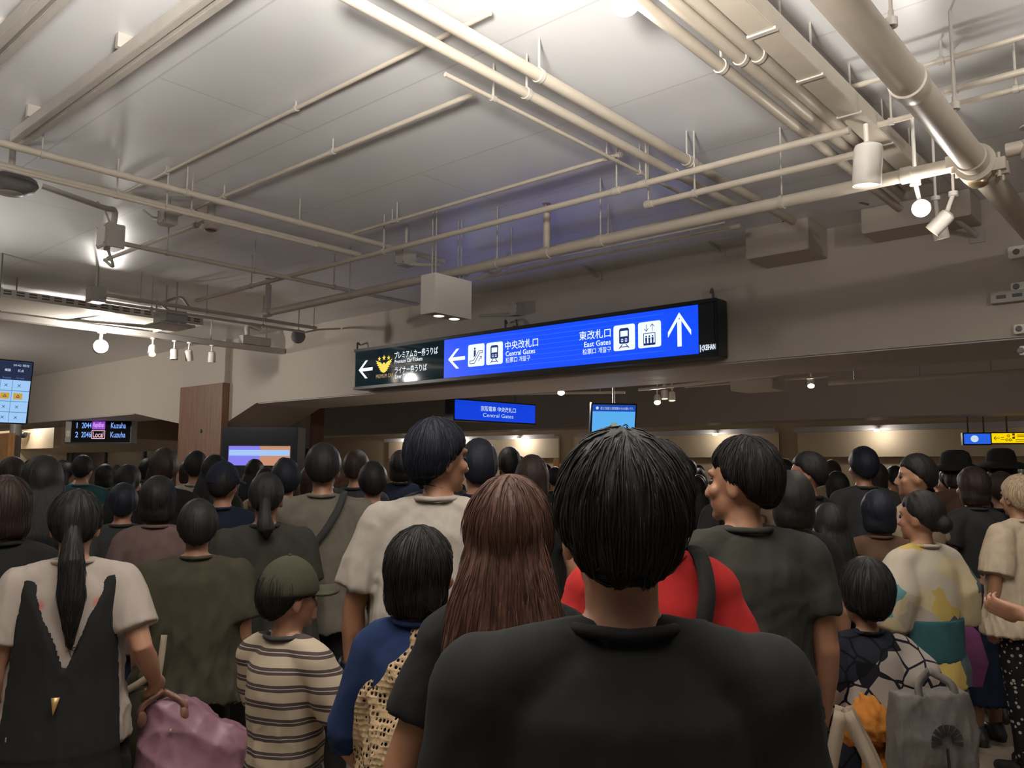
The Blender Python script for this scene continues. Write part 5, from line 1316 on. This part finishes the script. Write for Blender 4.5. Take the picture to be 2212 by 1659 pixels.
def b_knit(nt, co, b):
    b.inputs['Base Color'].default_value = (0.31, 0.215, 0.12, 1)
    mp = N(nt, 'ShaderNodeMapping'); mp.inputs['Scale'].default_value = (46, 46, 40); mp.inputs['Rotation'].default_value = (0, 0, 0.3); nt.links.new(co, mp.inputs[0])
    v = N(nt, 'ShaderNodeTexVoronoi', Scale=1.9, Randomness=0.25); nt.links.new(mp.outputs[0], v.inputs['Vector'])
    w = N(nt, 'ShaderNodeTexNoise', Scale=9.0); nt.links.new(co, w.inputs[0])
    hole = mth(nt, 'MULTIPLY', mth(nt, 'LESS_THAN', v.outputs['Distance'], 0.34), mth(nt, 'GREATER_THAN', w.outputs[0], 0.47))
    nt.links.new(mth(nt, 'SUBTRACT', 1.0, hole), b.inputs['Alpha'])
    bp = N(nt, 'ShaderNodeBump', Strength=0.9, Distance=0.006); nt.links.new(v.outputs['Distance'], bp.inputs['Height']); nt.links.new(bp.outputs[0], b.inputs['Normal'])
M_KNIT = pattern('cream_crochet', b_knit)
BLACK = cloth('black', (0.0092, 0.0092, 0.0086)); NAVY = cloth('navy', (0.0079, 0.0119, 0.0238)); CHAR = cloth('charcoal', (0.0297, 0.0297, 0.0297)); OLIVE = cloth('olive', (0.0343, 0.0304, 0.0185)); DOLIVE = cloth('dark_olive', (0.0264, 0.0251, 0.0198))
GREYC = cloth('grey', (0.1023, 0.0891, 0.0693)); WHITEC = cloth('white', (0.275, 0.240, 0.205)); BEIGE = cloth('beige', (0.2508, 0.1914, 0.1320)); MAUVE = cloth('mauve', (0.0990, 0.0627, 0.0561)); BLUEC = cloth('blue', (0.0085, 0.019, 0.058)); REDC = cloth('red', (0.2772, 0.0132, 0.0119))
ORANGE = cloth('orange', (0.3432, 0.1254, 0.0198)); PURPLE = cloth('purple', (0.1056, 0.0297, 0.0792)); DBLUE = cloth('dark_blue', (0.0106, 0.0185, 0.0363)); BLOUSE = cloth('cream_white', (0.4092, 0.3300, 0.2376)); TEAL = cloth('teal', (0.0198, 0.0660, 0.0726)); BROWN = cloth('brown', (0.0792, 0.0429, 0.0264)); PINK = mat('pink_nylon', (0.17, 0.082, 0.105), 0.5, bump=0.15, bscale=60)
CREAM = cloth('cream', (0.22, 0.172, 0.122)); LEATHER = mat('brown_leather', (0.12, 0.05, 0.03), 0.5, bump=0.2, bscale=200); GREYBAG = mat('grey_canvas', (0.085, 0.074, 0.066), 0.7, bump=0.2, bscale=200, var=0.12, vscale=8)

def world_of(t):
    M = np.array(inv(t).inverted()); return lambda p: (M @ np.append(VEC(*p), 1.0))[:3]
def own(name, label, cat, t):
    """a thing of its own standing at a person's place, built in that person's coordinates"""
    return thing(name, label, cat, tuple(t.location), t.rotation_euler.z)
def MB3(poly):
    m_ = MB(); m_.prism(poly, (0, -1, 0), 0.005); return [VEC(*p) for p in m_.v], m_.f
def lm(parent, name, m, parts, s, voxel=None, smooth=True, fold=None, seed=0):
    """mesh in the parent's own coordinates, scaled by s"""
    if voxel: me = fuse(parts, voxel/s, 3)
    else:
        mb = MB()
        for v, f in parts: mb.add(v, f)
        me = mb.mesh(name)
    if fold: folds(me, fold[0], fold[1], seed)
    me.transform(Matrix.Diagonal((s, s, s, 1)))
    return link(name, me, m, parent, smooth)

# ---------------------------------------------------------------- the people nearest the camera
# the person in black right in front
P8, put, s, zc = person('person seen from behind in a plain black t-shirt, nearest the camera', 1340, 938, 1.10, 0.0, BLACK, cloth('black_denim', (0.0132, 0.0132, 0.0145)), 'short', HB, SKIN2, None, voxel=0.007, seed=3, build=1.10, loose=1.06, fold=0.013, hthick=1.22, hs=0.98)
# right of it, dark olive shirt, face to the left
P9, put, s9, zc = person('person in a dark olive t-shirt with face turned left, right of the black t-shirt person', 1600, 942, 2.32, 0.12, DOLIVE, BLACK, 'short', HB, SKIN, None, voxel=0.008, seed=8, head_yaw=0.75, build=1.06, loose=1.06, fold=0.024)
# red shirt between them
P10, put, s, zc = person('person in a red top half hidden behind the black t-shirt person', 1404, 950, 1.85, 0.0, REDC, BLACK, 'short', HB, SKIN, None, voxel=0.011, seed=12, head_yaw=0.2, build=0.80)
bag = own('shoulder_bag', 'black strap and bag worn across the red top', 'bag', P10)
lm(bag, 'strap', BLACK, [ribbon(curve_pts([(0.14, -0.148, 0.98), (0.07, -0.160, 1.15), (0.072, -0.156, 1.27), (0.098, -0.128, 1.395), (0.10, -0.02, 1.468), (0.08, 0.10, 1.40), (0.0, 0.17, 1.25), (-0.1, 0.17, 1.05)], 8), (0, -1, 0.3), 0.035, 0.006)], s)
lm(bag, 'bag_body', BLACK, [ell((0.17, -0.20, 0.90), (0.12, 0.05, 0.10))], s, 0.008)
# long brown hair
P6, put, s, zc = person('person with long wavy brown hair and a black short sleeved top', 1102, 1032, 1.62, -0.1, BLACK, BLACK, 'long', HBR, SKIN, None, True, voxel=0.008, seed=21, L=1.22, hairw=0.98, loose=1.0, build=0.86, fold=0.018, bottoms='skirt')
# bobbed hair, blue dress, cream crochet
P7, put, s, zc = person('person with black bobbed hair in a blue dress and cream crochet cardigan', 914, 1142, 2.04, -0.25, BLUEC, BLUEC, 'bob', HB, SKIN, {'L': ((-0.23, -0.02, 1.12), (-0.20, 0.12, 0.95)), 'R': ((0.23, -0.02, 1.12), (0.22, 0.1, 0.9))}, True, voxel=0.009, seed=30, head_yaw=-0.35, bottoms='skirt', sleeve=1.2, loose=1.0, hem=0.78, skirt_hem=0.3, top_name='dress', rs=1.0, build=0.9, fold=0.02)
me = fuse(tee_parts({'L': ((-0.23, -0.02, 1.12), (-0.20, 0.12, 0.95)), 'R': ((0.25, -0.02, 1.12), (0.24, 0.1, 0.9))}, True, 0.66, 1.3, 1.5, 1.12, False, 1.3), 0.010, 5)
c = coords(me); k = 1/(1+np.exp(-(c[:, 0]+np.interp(c[:, 2], [0.7, 1.0, 1.27, 1.40], [0.05, 0.07, 0.13, 0.02]))/0.008)); c[:, :2] *= (0.80+0.20*k)[:, None]; c[:, 0] += (1-k)*0.045; c[:, :2] *= 1.08; set_coords(me, c); folds(me, 0.022, 16, 31)
put('cardigan', me, M_KNIT)
# tall person in white
armsW = {'L': ((-0.275, -0.03, 1.10), (-0.295, 0.03, 0.86)), 'R': ((0.23, -0.02, 1.12), (0.2, 0.14, 0.95))}
P5, put, s, zc = person('tall person with navy black hair and a loose white shirt, head turned right', 950, 906, 2.82, -0.15, WHITEC, BLACK, 'round', HN, SKIN, armsW, voxel=0.009, seed=41, head_yaw=-0.8, build=1.10, loose=1.25, sleeve=0.78, rs=1.22, fold=0.03, hem=0.78)
w = own('wristwatch', 'black wristwatch on the left wrist of the tall person in white', 'watch', P5)
ew, wr = VEC(*armsW['L'][0]), VEC(*armsW['L'][1]); ax_ = (wr-ew)/np.linalg.norm(wr-ew); wc = ew+(wr-ew)*0.80
mb = MB(); mb.lathe(wc-ax_*0.012, ax_, [(0, 0.034), (0.002, 0.037), (0.022, 0.037), (0.024, 0.034)], 20); me = mb.mesh('w'); me.transform(Matrix.Diagonal((s, s, s, 1))); link('strap', me, M_BLACK, w, True)
lm(w, 'watch_case', M_BLACK, [ell(tuple(wc+VEC(-0.036, -0.01, 0)), (0.010, 0.022, 0.022), 14, 8)], s)
# child with cap and striped shirt
armsK = {'L': ((-0.175, 0.08, 1.14), (-0.07, 0.25, 1.12)), 'R': ((0.25, 0.05, 1.15), (0.235, 0.27, 1.10))}
P3, put, sK, zc = person('child in an olive cap and brown striped t-shirt turned to the right', 628, 1212, 2.28, -0.5, M_STRIPE, CHAR, 'short', HB, SKIN, armsK, voxel=0.008, seed=50, hs=0.97, head_yaw=-0.35, hem=0.74, loose=0.94, build=0.86, sleeve=0.75, rs=1.1, fold=0.018, collar=CHAR)
P3.scale = (1, 1, 1)
cap_on(put, zc, 1.06, cloth('olive_cap', (0.0330, 0.0304, 0.0172)), -0.35)
# person left of the child: low bun, dark olive
P2b, put, s, zc = person('person with a low ponytail and dark olive t-shirt behind the child in the cap', 577, 1020, 3.75, 0.25, DOLIVE, BLACK, 'pony', HB, SKIN, None, True, voxel=0.010, seed=61, L=1.40, loose=1.3, build=1.15, sleeve=0.8, rs=1.2, fold=0.028)
P2a, put, s, zc = person('short person with round black hair and olive t-shirt left of the striped child', 430, 1080, 3.3, 0.32, OLIVE, BLACK, 'round', HB, SKIN, None, voxel=0.010, seed=62, loose=1.25, build=1.12, sleeve=0.85, rs=1.25, fold=0.034)
bag = own('tote_bag', 'olive tote bag with cream straps beside the short person in olive', 'bag', P2a)
lm(bag, 'bag_body', OLIVE, [loft([(-0.26, -0.21, 0.60, 0.12, 0.05), (-0.26, -0.21, 0.70, 0.14, 0.06), (-0.26, -0.21, 0.92, 0.13, 0.045)], 24, 3)], s, 0.010)
lm(bag, 'strap', CREAM, [ribbon(curve_pts([(-0.36, -0.262, 0.88), (-0.28, -0.268, 0.91), (-0.17, -0.25, 0.97), (-0.13, -0.22, 1.03)], 6), (0, -1, 0), 0.03, 0.006)], s)
lm(bag, 'strap', CREAM, [ribbon(curve_pts([(-0.15, -0.27, 0.70), (-0.14, -0.272, 0.86), (-0.12, -0.24, 1.0), (-0.11, -0.205, 1.14)], 6), (0, -1, 0), 0.026, 0.006)], s)
# grey t-shirt with a crossbody strap
P4, put, s, zc = person('person in a grey t-shirt with a dark crossbody strap left of the white shirt', 700, 958, 4.15, 0.12, GREYC, BLACK, 'short', HB, SKIN, None, voxel=0.011, seed=70, build=1.12, loose=1.15, hthick=1.15)
bag = own('crossbody_bag', 'dark crossbody bag strap across the grey t-shirt', 'bag', P4)
lm(bag, 'strap', CHAR, [ribbon(curve_pts([(-0.21, -0.09, 1.06), (-0.12, -0.152, 1.15), (0.0, -0.158, 1.25), (0.085, -0.135, 1.385), (0.11, -0.03, 1.475), (0.07, 0.11, 1.38), (-0.08, 0.16, 1.2), (-0.2, 0.09, 1.08)], 8), (0, -1, 0.2), 0.034, 0.006)], s)
lm(bag, 'bag_body', CHAR, [ell((-0.24, 0.03, 1.02), (0.05, 0.09, 0.11))], s, 0.010)
# woman with black pinafore and pink bag, far left
armsP = {'L': ((-0.225, -0.03, 1.10), (-0.235, 0.05, 0.86)), 'R': ((0.25, -0.10, 1.14), (0.30, 0.07, 0.985)), 'curl': 0.9}
P1, put, s1, zc = person('person with a black ponytail, printed white t-shirt and black pinafore at far left', 168, 1056, 2.70, 0.42, M_PRINT, BLACK, 'pony', HB, SKIN2, armsP, True, voxel=0.008, seed=80, L=1.18, loose=1.08, build=1.08, sleeve=0.72, rs=1.15, bottoms='skirt', skirt_hem=0.3, fold=0.018)
me = fuse([([p*VEC(1.13, 1.13, 1) for p in v], f) for v, f in dress_upper(1.41)]+[loft([(0, 0, 0.30, 0.25, 0.21), (0, 0, 0.55, 0.235, 0.19), (0, 0, 0.83, 0.235, 0.182)], 40)], 0.009, 4)
c = coords(me); ax_ = np.abs(c[:, 0])
zl = np.where(c[:, 1] < 0, np.where(ax_ < 0.148, 1.10+ax_/0.148*0.33, 1.43-(ax_-0.148)*12.0), np.where(ax_ < 0.10, 1.26, 1.42-(ax_-0.10)*5))
zl = np.where((c[:, 1] < 0) & (ax_ > 0.168), np.minimum(zl, 1.19), zl)
k = 1/(1+np.exp((c[:, 2]-zl)/0.006)); c[:, :2] *= (0.3+0.7*k)[:, None]; set_coords(me, c); folds(me, 0.008, 14, 81, 0.1)
dr = put('pinafore_dress', me, BLACK)
q = VEC(-0.018, -0.186, 0.985)
lm(dr, 'gold_tag', mat('gold_tag', (0.42, 0.27, 0.10), 0.4, 0.5), [MB3([q+VEC(-0.013, 0, 0.028), q+VEC(0.014, 0, 0.028), q+VEC(-0.004, 0, -0.032)])], s1)
bag = own('pink_bag', 'big pale pink bag hanging from the hand of the ponytail person', 'bag', P1)
hx, hy, hz = 0.335, 0.12, 0.90
P_ = [loft([(hx+0.10, hy, 0.505, 0.17, 0.08), (hx+0.11, hy, 0.605, 0.21, 0.11), (hx+0.09, hy, 0.725, 0.19, 0.09), (hx+0.04, hy, 0.855, 0.12, 0.055), (hx+0.02, hy, 0.890, 0.10, 0.045)], 36, 2.4), ell((hx+0.20, hy, 0.675), (0.15, 0.09, 0.12))]
body = lm(bag, 'bag_body', PINK, P_, s1, 0.008, fold=(0.022, 17), seed=5)
for xx in (hx-0.075, hx+0.075):
    lm(bag, 'handle', LEATHER, [ribbon(curve_pts([(xx, hy-0.05, 0.835), (xx, hy-0.055, 0.885), (hx, hy-0.02, 0.93)], 6), (0, -1, 0.1), 0.022, 0.006)], s1)
    lm(bag, 'leather_patch', LEATHER, [ell((xx, hy-0.056, 0.84), (0.020, 0.010, 0.032), 14, 8)], s1)
lm(bag, 'rivet', mat('rivet', (0.5, 0.4, 0.3), 0.3, 0.8), [ell((hx+0.03, hy-0.085, 0.795), (0.007, 0.006, 0.007), 10, 6)], s1)

# ---------------------------------------------------------------- right hand side
P11, put, s, zc = person('person with long straight black hair and black top right of the olive shirt', 1788, 1088, 3.9, 0.1, BLACK, BLACK, 'long', HB, SKIN, None, True, voxel=0.010, seed=90, L=1.14, hairw=1.05, bottoms='skirt')
P12, put, s, zc = person('person in a pale floral yukata with yellow and teal flowers', 1985, 1058, 3.5, 0.35, M_FLORAL, M_FLORAL, 'bun', HB, SKIN, ARM_PHONE, True, voxel=0.010, seed=95, head_yaw=0.3, bottoms='skirt', sleeve=1.55, rs=1.9, loose=1.1, skirt_hem=0.12, top_name='yukata')
me = fuse([loft([(0, -0.005, 0.93, 0.185, 0.148), (0, -0.005, 1.12, 0.185, 0.148)], 30)], 0.01, 2); put('obi', me, TEAL)
P16, put, sC, zcC = person('child in a black yukata with white petals and an orange bow', 1866, 1206, 2.95, 0.0, M_PETAL, M_PETAL, 'round', HB, SKIN, {'L': ((-0.25, 0, 1.15), (-0.27, 0.05, 0.95)), 'R': ((0.28, 0, 1.15), (0.30, 0.05, 0.95))}, voxel=0.009, seed=99, hs=1.4, bottoms='skirt', sleeve=1.85, rs=2.0, loose=1.1, skirt_hem=0.12, top_name='yukata')
ob = put('obi', fuse([loft([(0, -0.005, 0.92, 0.190, 0.150), (0, -0.005, 1.06, 0.190, 0.150)], 30)], 0.01, 2), ORANGE)
def bow(parent, s):
    for sg_, dz in ((-1, 0.02), (1, 0.0)):
        me = fuse([limb([(0, -0.19, 1.04), (sg_*0.11, -0.27, 1.08+dz), (sg_*0.21, -0.26, 1.03+dz)], [0.04, 0.12, 0.07], 18)], 0.012, 3); folds(me, 0.02, 40, 7, 0.6); me.transform(Matrix.Diagonal((s, s, s, 1))); link('bow_loop', me, ORANGE, parent, True)
        me = fuse([limb([(sg_*0.02, -0.19, 1.02), (sg_*0.09+0.02, -0.27, 0.88), (sg_*0.12+0.05, -0.26, 0.70)], [0.03, 0.085, 0.07], 18)], 0.012, 3); folds(me, 0.02, 40, 9, 0.3); me.transform(Matrix.Diagonal((s, s, s, 1))); link('bow_tail', me, ORANGE, parent, True)
    lm(parent, 'bow_knot', ORANGE, [ell((0, -0.23, 1.035), (0.05, 0.06, 0.06))], s)
bow(ob, sC)
P17, put, s, zc = person('person in a dark top and long navy skirt beside the pale floral yukata', 2098, 1010, 5.0, 0.2, CHAR, DBLUE, 'bob', HDB, SKIN, None, True, voxel=0.011, seed=101, bottoms='skirt', skirt_hem=0.25)
bag = thing('purple_bag', 'purple bag hanging between the floral yukata and the navy skirt', 'bag', tuple(ond(2068, 1400, 3.9)))
q = np.array(bag.location)
MB().add(*loft([(q[0], q[1], q[2]-0.16, 0.10, 0.06), (q[0], q[1], q[2]-0.05, 0.13, 0.075), (q[0], q[1], q[2]+0.08, 0.10, 0.05), (q[0], q[1], q[2]+0.12, 0.06, 0.035)], 26)).build('bag_body', PURPLE, bag, smooth=True)
MB().tube(curve_pts([q+VEC(-0.05, 0, 0.11), q+VEC(-0.02, 0, 0.20), q+VEC(0.03, 0, 0.20), q+VEC(0.05, 0, 0.11)]), 0.012, 8).build('handle', cloth('plum', (0.1650, 0.0396, 0.1056)), bag, smooth=True)
# grey bag with a flower print
q = ond(2012, 1585, 2.6)
bag = thing('grey_tote_bag', 'grey canvas bag with a dark flower print at lower right', 'bag', tuple(q), math.atan2(FWD[1], FWD[0])-math.pi/2+0.1)
lm(bag, 'bag_body', GREYBAG, [loft([(0, 0, -0.30, 0.11, 0.05), (0, 0, -0.24, 0.135, 0.07), (0, 0, 0.0, 0.14, 0.07), (0, 0, 0.10, 0.13, 0.055), (0, 0, 0.135, 0.125, 0.045)], 36, 3.2)], 1.0, 0.008, fold=(0.012, 20), seed=3)
ink = MB()
for k in range(9):
    a = math.radians(-10+25*k); L_ = 0.052
    c0, c1 = VEC(0.018*math.cos(a), -0.079, 0.0+0.018*math.sin(a)), VEC(L_*math.cos(a), -0.079, L_*math.sin(a)); w_ = VEC(-math.sin(a), 0, math.cos(a))
    ink.prism([c0-w_*0.003, c1-w_*0.008, c1+w_*0.008, c0+w_*0.003], (0, -1, 0), 0.003)
ink.prism([VEC(-0.003, -0.079, -0.02), VEC(0.004, -0.079, -0.02), VEC(0.008, -0.079, -0.085), VEC(-0.001, -0.079, -0.085)], (0, -1, 0), 0.003)
link('flower_print', ink.mesh('ink'), M_BLACK, bag)
for xx in (-0.06, 0.06): lm(bag, 'handle', GREYBAG, [ribbon(curve_pts([(xx, -0.045, 0.11), (xx*0.9, -0.03, 0.16), (0, 0.0, 0.195)], 6), (0, -1, 0), 0.024, 0.005)], 1.0)
# white blouse and dotted trousers at the right edge
armsB = {'L': ((-0.24, -0.02, 1.12), (-0.215, 0.03, 0.88)), 'R': ((0.23, 0.0, 1.12), (0.12, 0.2, 1.08))}
P13, put, s, zc = person('person with greying hair, white blouse and dotted black trousers at right edge', 2196, 1027, 4.45, 0.35, BLOUSE, M_DOTS, 'round', HG, SKIN2, armsB, True, voxel=0.009, seed=110, head_yaw=-0.15, loose=1.3, sleeve=0.9, rs=1.35, build=1.1, fold=0.014)
P15, put, s, zc = person('person in a black top and orange skirt cut by the right frame edge', 2420, 1015, 2.75, 0.5, BLACK, ORANGE, 'bob', HB, SKIN2, {'L': ((-0.265, 0.03, 1.18), (-0.30, 0.20, 1.205)), 'R': ((0.225, -0.03, 1.12), (0.235, 0.05, 0.88)), 'curl': 0.45}, True, voxel=0.008, seed=113, bottoms='skirt', skirt_hem=0.3)
# cream tote by the olive shirt
q = ond(1842, 1635, 1.82)
bag = thing('cream_tote_bag', 'cream tote bag with long straps beside the dark olive shirt', 'bag', tuple(q), math.atan2(FWD[1], FWD[0])-math.pi/2-0.4)
lm(bag, 'bag_body', CREAM, [loft([(0, 0, -0.42, 0.13, 0.035), (0, 0, -0.3, 0.15, 0.045), (0, 0, -0.1, 0.145, 0.03)], 30, 3.2)], 1.0, 0.008, fold=(0.01, 18), seed=8)
for yy in (-0.035, 0.035):
    lm(bag, 'strap', CREAM, [ribbon(curve_pts([(-0.06, yy, -0.13), (-0.045, yy, -0.02), (-0.02, yy*0.6, 0.10)], 6), (0, -1, 0), 0.028, 0.006)], 1.0)
    lm(bag, 'strap', CREAM, [ribbon(curve_pts([(0.07, yy, -0.13), (0.045, yy, -0.02), (-0.01, yy*0.6, 0.10)], 6), (0, -1, 0), 0.028, 0.006)], 1.0)

# ---------------------------------------------------------------- the middle of the crowd
HAT = cloth('black_hat', (0.0106, 0.0106, 0.0106)); NAVYCAP = cloth('navy_cap', (0.0092, 0.0119, 0.0231))
mids = [
    ('person with long black hair and grey top behind the ponytail person', 95, 985, 3.7, 0.1, CHAR, 'long', dict(fem=True, hairw=1.25, L=1.2)),
    ('person with black hair in a dark top at the left frame edge', 14, 1030, 3.0, 0.2, BLACK, 'bob', dict(fem=True)),
    ('person with shoulder length dark hair and a mauve t-shirt', 345, 1030, 4.0, -0.1, MAUVE, 'bob', dict(fem=True, loose=1.1, hthick=1.25)),
    ('person with dark hair and dark top left of the mauve t-shirt', 268, 1045, 4.6, 0.0, CHAR, 'round', {}),
    ('person in a navy cap and pale grey top behind the olive shirts', 484, 988, 4.6, -0.2, NAVY, 'cap', dict(capm=NAVYCAP)),
    ('person with thick black hair before the wooden column', 356, 970, 5.3, 0.1, BLACK, 'round', {}),
    ('person with black hair and white top right of the wooden column', 425, 974, 6.3, 0.0, WHITEC, 'short', {}),
    ('person with black hair below the violet lit screen', 618, 992, 4.9, 0.2, NAVY, 'round', {}),
    ('person with dark hair between the grey t-shirt and the white shirt', 806, 998, 4.9, 0.1, BLACK, 'round', {}),
    ('person with black hair just behind the grey t-shirt person', 772, 972, 5.6, -0.3, CHAR, 'short', {}),
    ('person in dark navy behind the left shoulder of the white shirt', 866, 974, 6.6, 0.1, NAVY, 'bob', dict(fem=True)),
    ('person with dark hair right behind the tall person in white', 1034, 950, 3.9, 0.15, NAVY, 'round', {}),
    ('person with black hair beyond the long brown hair', 1100, 966, 6.2, 0.0, BLACK, 'short', {}),
    ('person in a black top between the brown hair and the black t-shirt', 1150, 985, 4.4, -0.1, BLACK, 'bob', dict(fem=True)),
    ('person with dark hair looking left beyond the olive shirt', 1742, 975, 4.7, 0.6, BLACK, 'short', dict(head_yaw=0.5)),
    ('person with dark hair and dark top beneath the far blue light', 1862, 966, 5.5, 0.1, CHAR, 'round', {}),
    ('person with black hair and cream top looking left beyond the floral yukata', 1975, 980, 4.6, 0.7, BEIGE, 'short', dict(head_yaw=0.5)),
    ('person in a dark bucket hat below the blue lit sign', 2062, 966, 5.9, 0.2, BROWN, 'hat', {}),
    ('person in a black wide hat below the yellow sign', 2160, 962, 6.2, 0.1, BLACK, 'hat', dict(wide=1.3)),
    ('person with dark hair and brown top right of the long straight hair', 1893, 1060, 4.15, 0.0, BROWN, 'bob', dict(fem=True)),
    ('person with black hair and white top beyond the long straight hair', 1805, 1020, 6.3, 0.2, GREYC, 'bob', dict(fem=True)),
    ('person with dark hair left of the white blouse', 2160, 1020, 5.4, -0.1, NAVY, 'round', {}),
    ('person with black hair just right of the olive shirt person', 1705, 1020, 3.35, 0.2, BLACK, 'bob', dict(fem=True)),
]
def hat_on(put, zc, m, wide=1.0, seed=0):
    P_ = [loft([(0, -0.006, zc+0.03, 0.098, 0.118), (0, -0.006, zc+0.09, 0.094, 0.112), (0, -0.006, zc+0.135, 0.082, 0.098), (0, -0.006, zc+0.155, 0.05, 0.06)], 30)]
    h = put('hat', fuse(P_, 0.010, 4), m)
    put('brim', fuse([loft([(0, -0.006, zc+0.00, 0.175*wide, 0.19*wide), (0, -0.006, zc+0.014, 0.172*wide, 0.188*wide), (0, -0.006, zc+0.055, 0.10, 0.12)], 36)], 0.009, 2), m, h)
for i, (lb, px, yt, D, yw, tm, hr, kw) in enumerate(mids):
    kw = dict(kw); cm_ = kw.pop('capm', None); wide = kw.pop('wide', 1.0)
    hd = hr if hr not in ('cap', 'hat') else 'bob' if hr == 'hat' else 'short'
    yw += 0.7*math.atan((1106-px)/FPX) if px < 900 else 0.0
    t, put, s, zc = person(lb, px, yt+(14 if hr in ('cap', 'hat') else 0), D, yw, tm, [BLACK, CHAR, NAVY, DBLUE][i % 4], hd, [HB, HDB, HB, HN][i % 4], [SKIN, SKIN2, SKIN3][i % 3], None if i % 3 else ARM_PHONE, voxel=0.015, seed=200+i, **kw)
    if hr == 'cap': cap_on(put, zc, 1.08, cm_, -0.2)
    if hr == 'hat': hat_on(put, zc, HAT, wide)
# ---------------------------------------------------------------- the far crowd
rnd = random.Random(12); taken = [tuple(o.location[:2]) for o in bpy.data.objects if o.name.startswith('person')]
tops = [('black', BLACK), ('navy', NAVY), ('charcoal', CHAR), ('white', WHITEC), ('beige', BEIGE), ('brown', BROWN), ('grey', GREYC), ('teal', TEAL), ('mauve', MAUVE)]
hairs = [('short black hair', 'short', HB), ('round black hair', 'round', HB), ('bobbed dark brown hair', 'bob', HDB), ('long black hair', 'long', HB), ('bobbed black hair', 'bob', HB)]
spots = []
for D in (5.9, 7.0, 8.2, 9.6, 11.2, 13.0):
    half = D*0.66; x = -half+rnd.random()*0.6
    while x < half:
        px = 1106+x/D*FPX; q = ond(px, 1010, D+rnd.uniform(-0.25, 0.25)); x += rnd.uniform(0.62, 0.95)
        if -13.9 < q[0] < -11.2 and 5.9 < q[1] < 8.6: continue
        if q[0] < -24 or q[0] > 8 or q[1] > 18: continue
        if abs(q[1]-6.2) < 0.5 and q[0] < -17: continue
        if any(math.hypot(q[0]-o.location.x, q[1]-o.location.y) < 1.2 for o in bpy.data.objects if o.name.startswith(('advert_screen', 'brown_column'))): continue
        if any(math.hypot(q[0]-a, q[1]-b) < 0.52 for a, b in taken): continue
        spots.append((px, q[0], q[1])); taken.append((q[0], q[1]))
spots.sort()
cols_ = [rnd.choice(range(len(tops))) for _ in spots]; hrs = [rnd.choice(range(len(hairs))) for _ in spots]
protos = {}
cnt = {}; tot = {}
for a, b in zip(cols_, hrs): tot[(a, b)] = tot.get((a, b), 0)+1
ORD = ['first', 'second', 'third', 'fourth', 'fifth', 'sixth', 'seventh', 'eighth']
for i, ((px, x, y), ci, hi) in enumerate(zip(spots, cols_, hrs)):
    key = (ci, hi); k = cnt.get(key, 0); cnt[key] = k+1
    lb = 'far person with %s and %s top' % (hairs[hi][0], tops[ci][0])
    if tot[key] > 1: lb += ', %s from left' % ORD[min(k, 7)]
    H = rnd.gauss(1.625, 0.055); H = min(1.74, max(1.5, H)); yw = rnd.uniform(-0.5, 0.5)
    if hi not in protos:
        t, *_ = person(lb, 0, 0, 5, 0, tops[ci][1], [BLACK, CHAR, NAVY][i % 3], hairs[hi][1], hairs[hi][2], [SKIN, SKIN2, SKIN3][i % 3], voxel=0.018, seed=300+i, pos=(x, y, 0), height=1.65, fem=hi >= 2, group='people of the far crowd')
        t.rotation_euler.z += yw; protos[hi] = t; continue
    src = protos[hi]; t = src.copy(); COL.objects.link(t); t.location = (x, y, 0); sc_ = H/1.65; t.scale = (sc_, sc_, sc_)
    t.rotation_euler.z = math.atan2(FWD[1], FWD[0])-math.pi/2+yw; t['label'] = lb
    for ch in [o for o in src.children]:
        c = ch.copy(); COL.objects.link(c); c.parent = t
        if ch.name.split('.')[0] == 'shirt' or ch.name.split('.')[0] == 'hair' or ch.name.split('.')[0] in ('trousers', 'skirt'):
            m_ = tops[ci][1] if ch.name.startswith('shirt') else hairs[hi][2] if ch.name.startswith('hair') else [BLACK, CHAR, NAVY][i % 3]
            c.material_slots[0].link = 'OBJECT'; c.material_slots[0].material = m_
        for g in ch.children:
            d = g.copy(); COL.objects.link(d); d.parent = c
            if g.name.startswith('collar'): d.material_slots[0].link = 'OBJECT'; d.material_slots[0].material = tops[ci][1]
for o in bpy.data.objects:
    for k in ('zc', 's', 'r'):
        if k in o: del o[k]
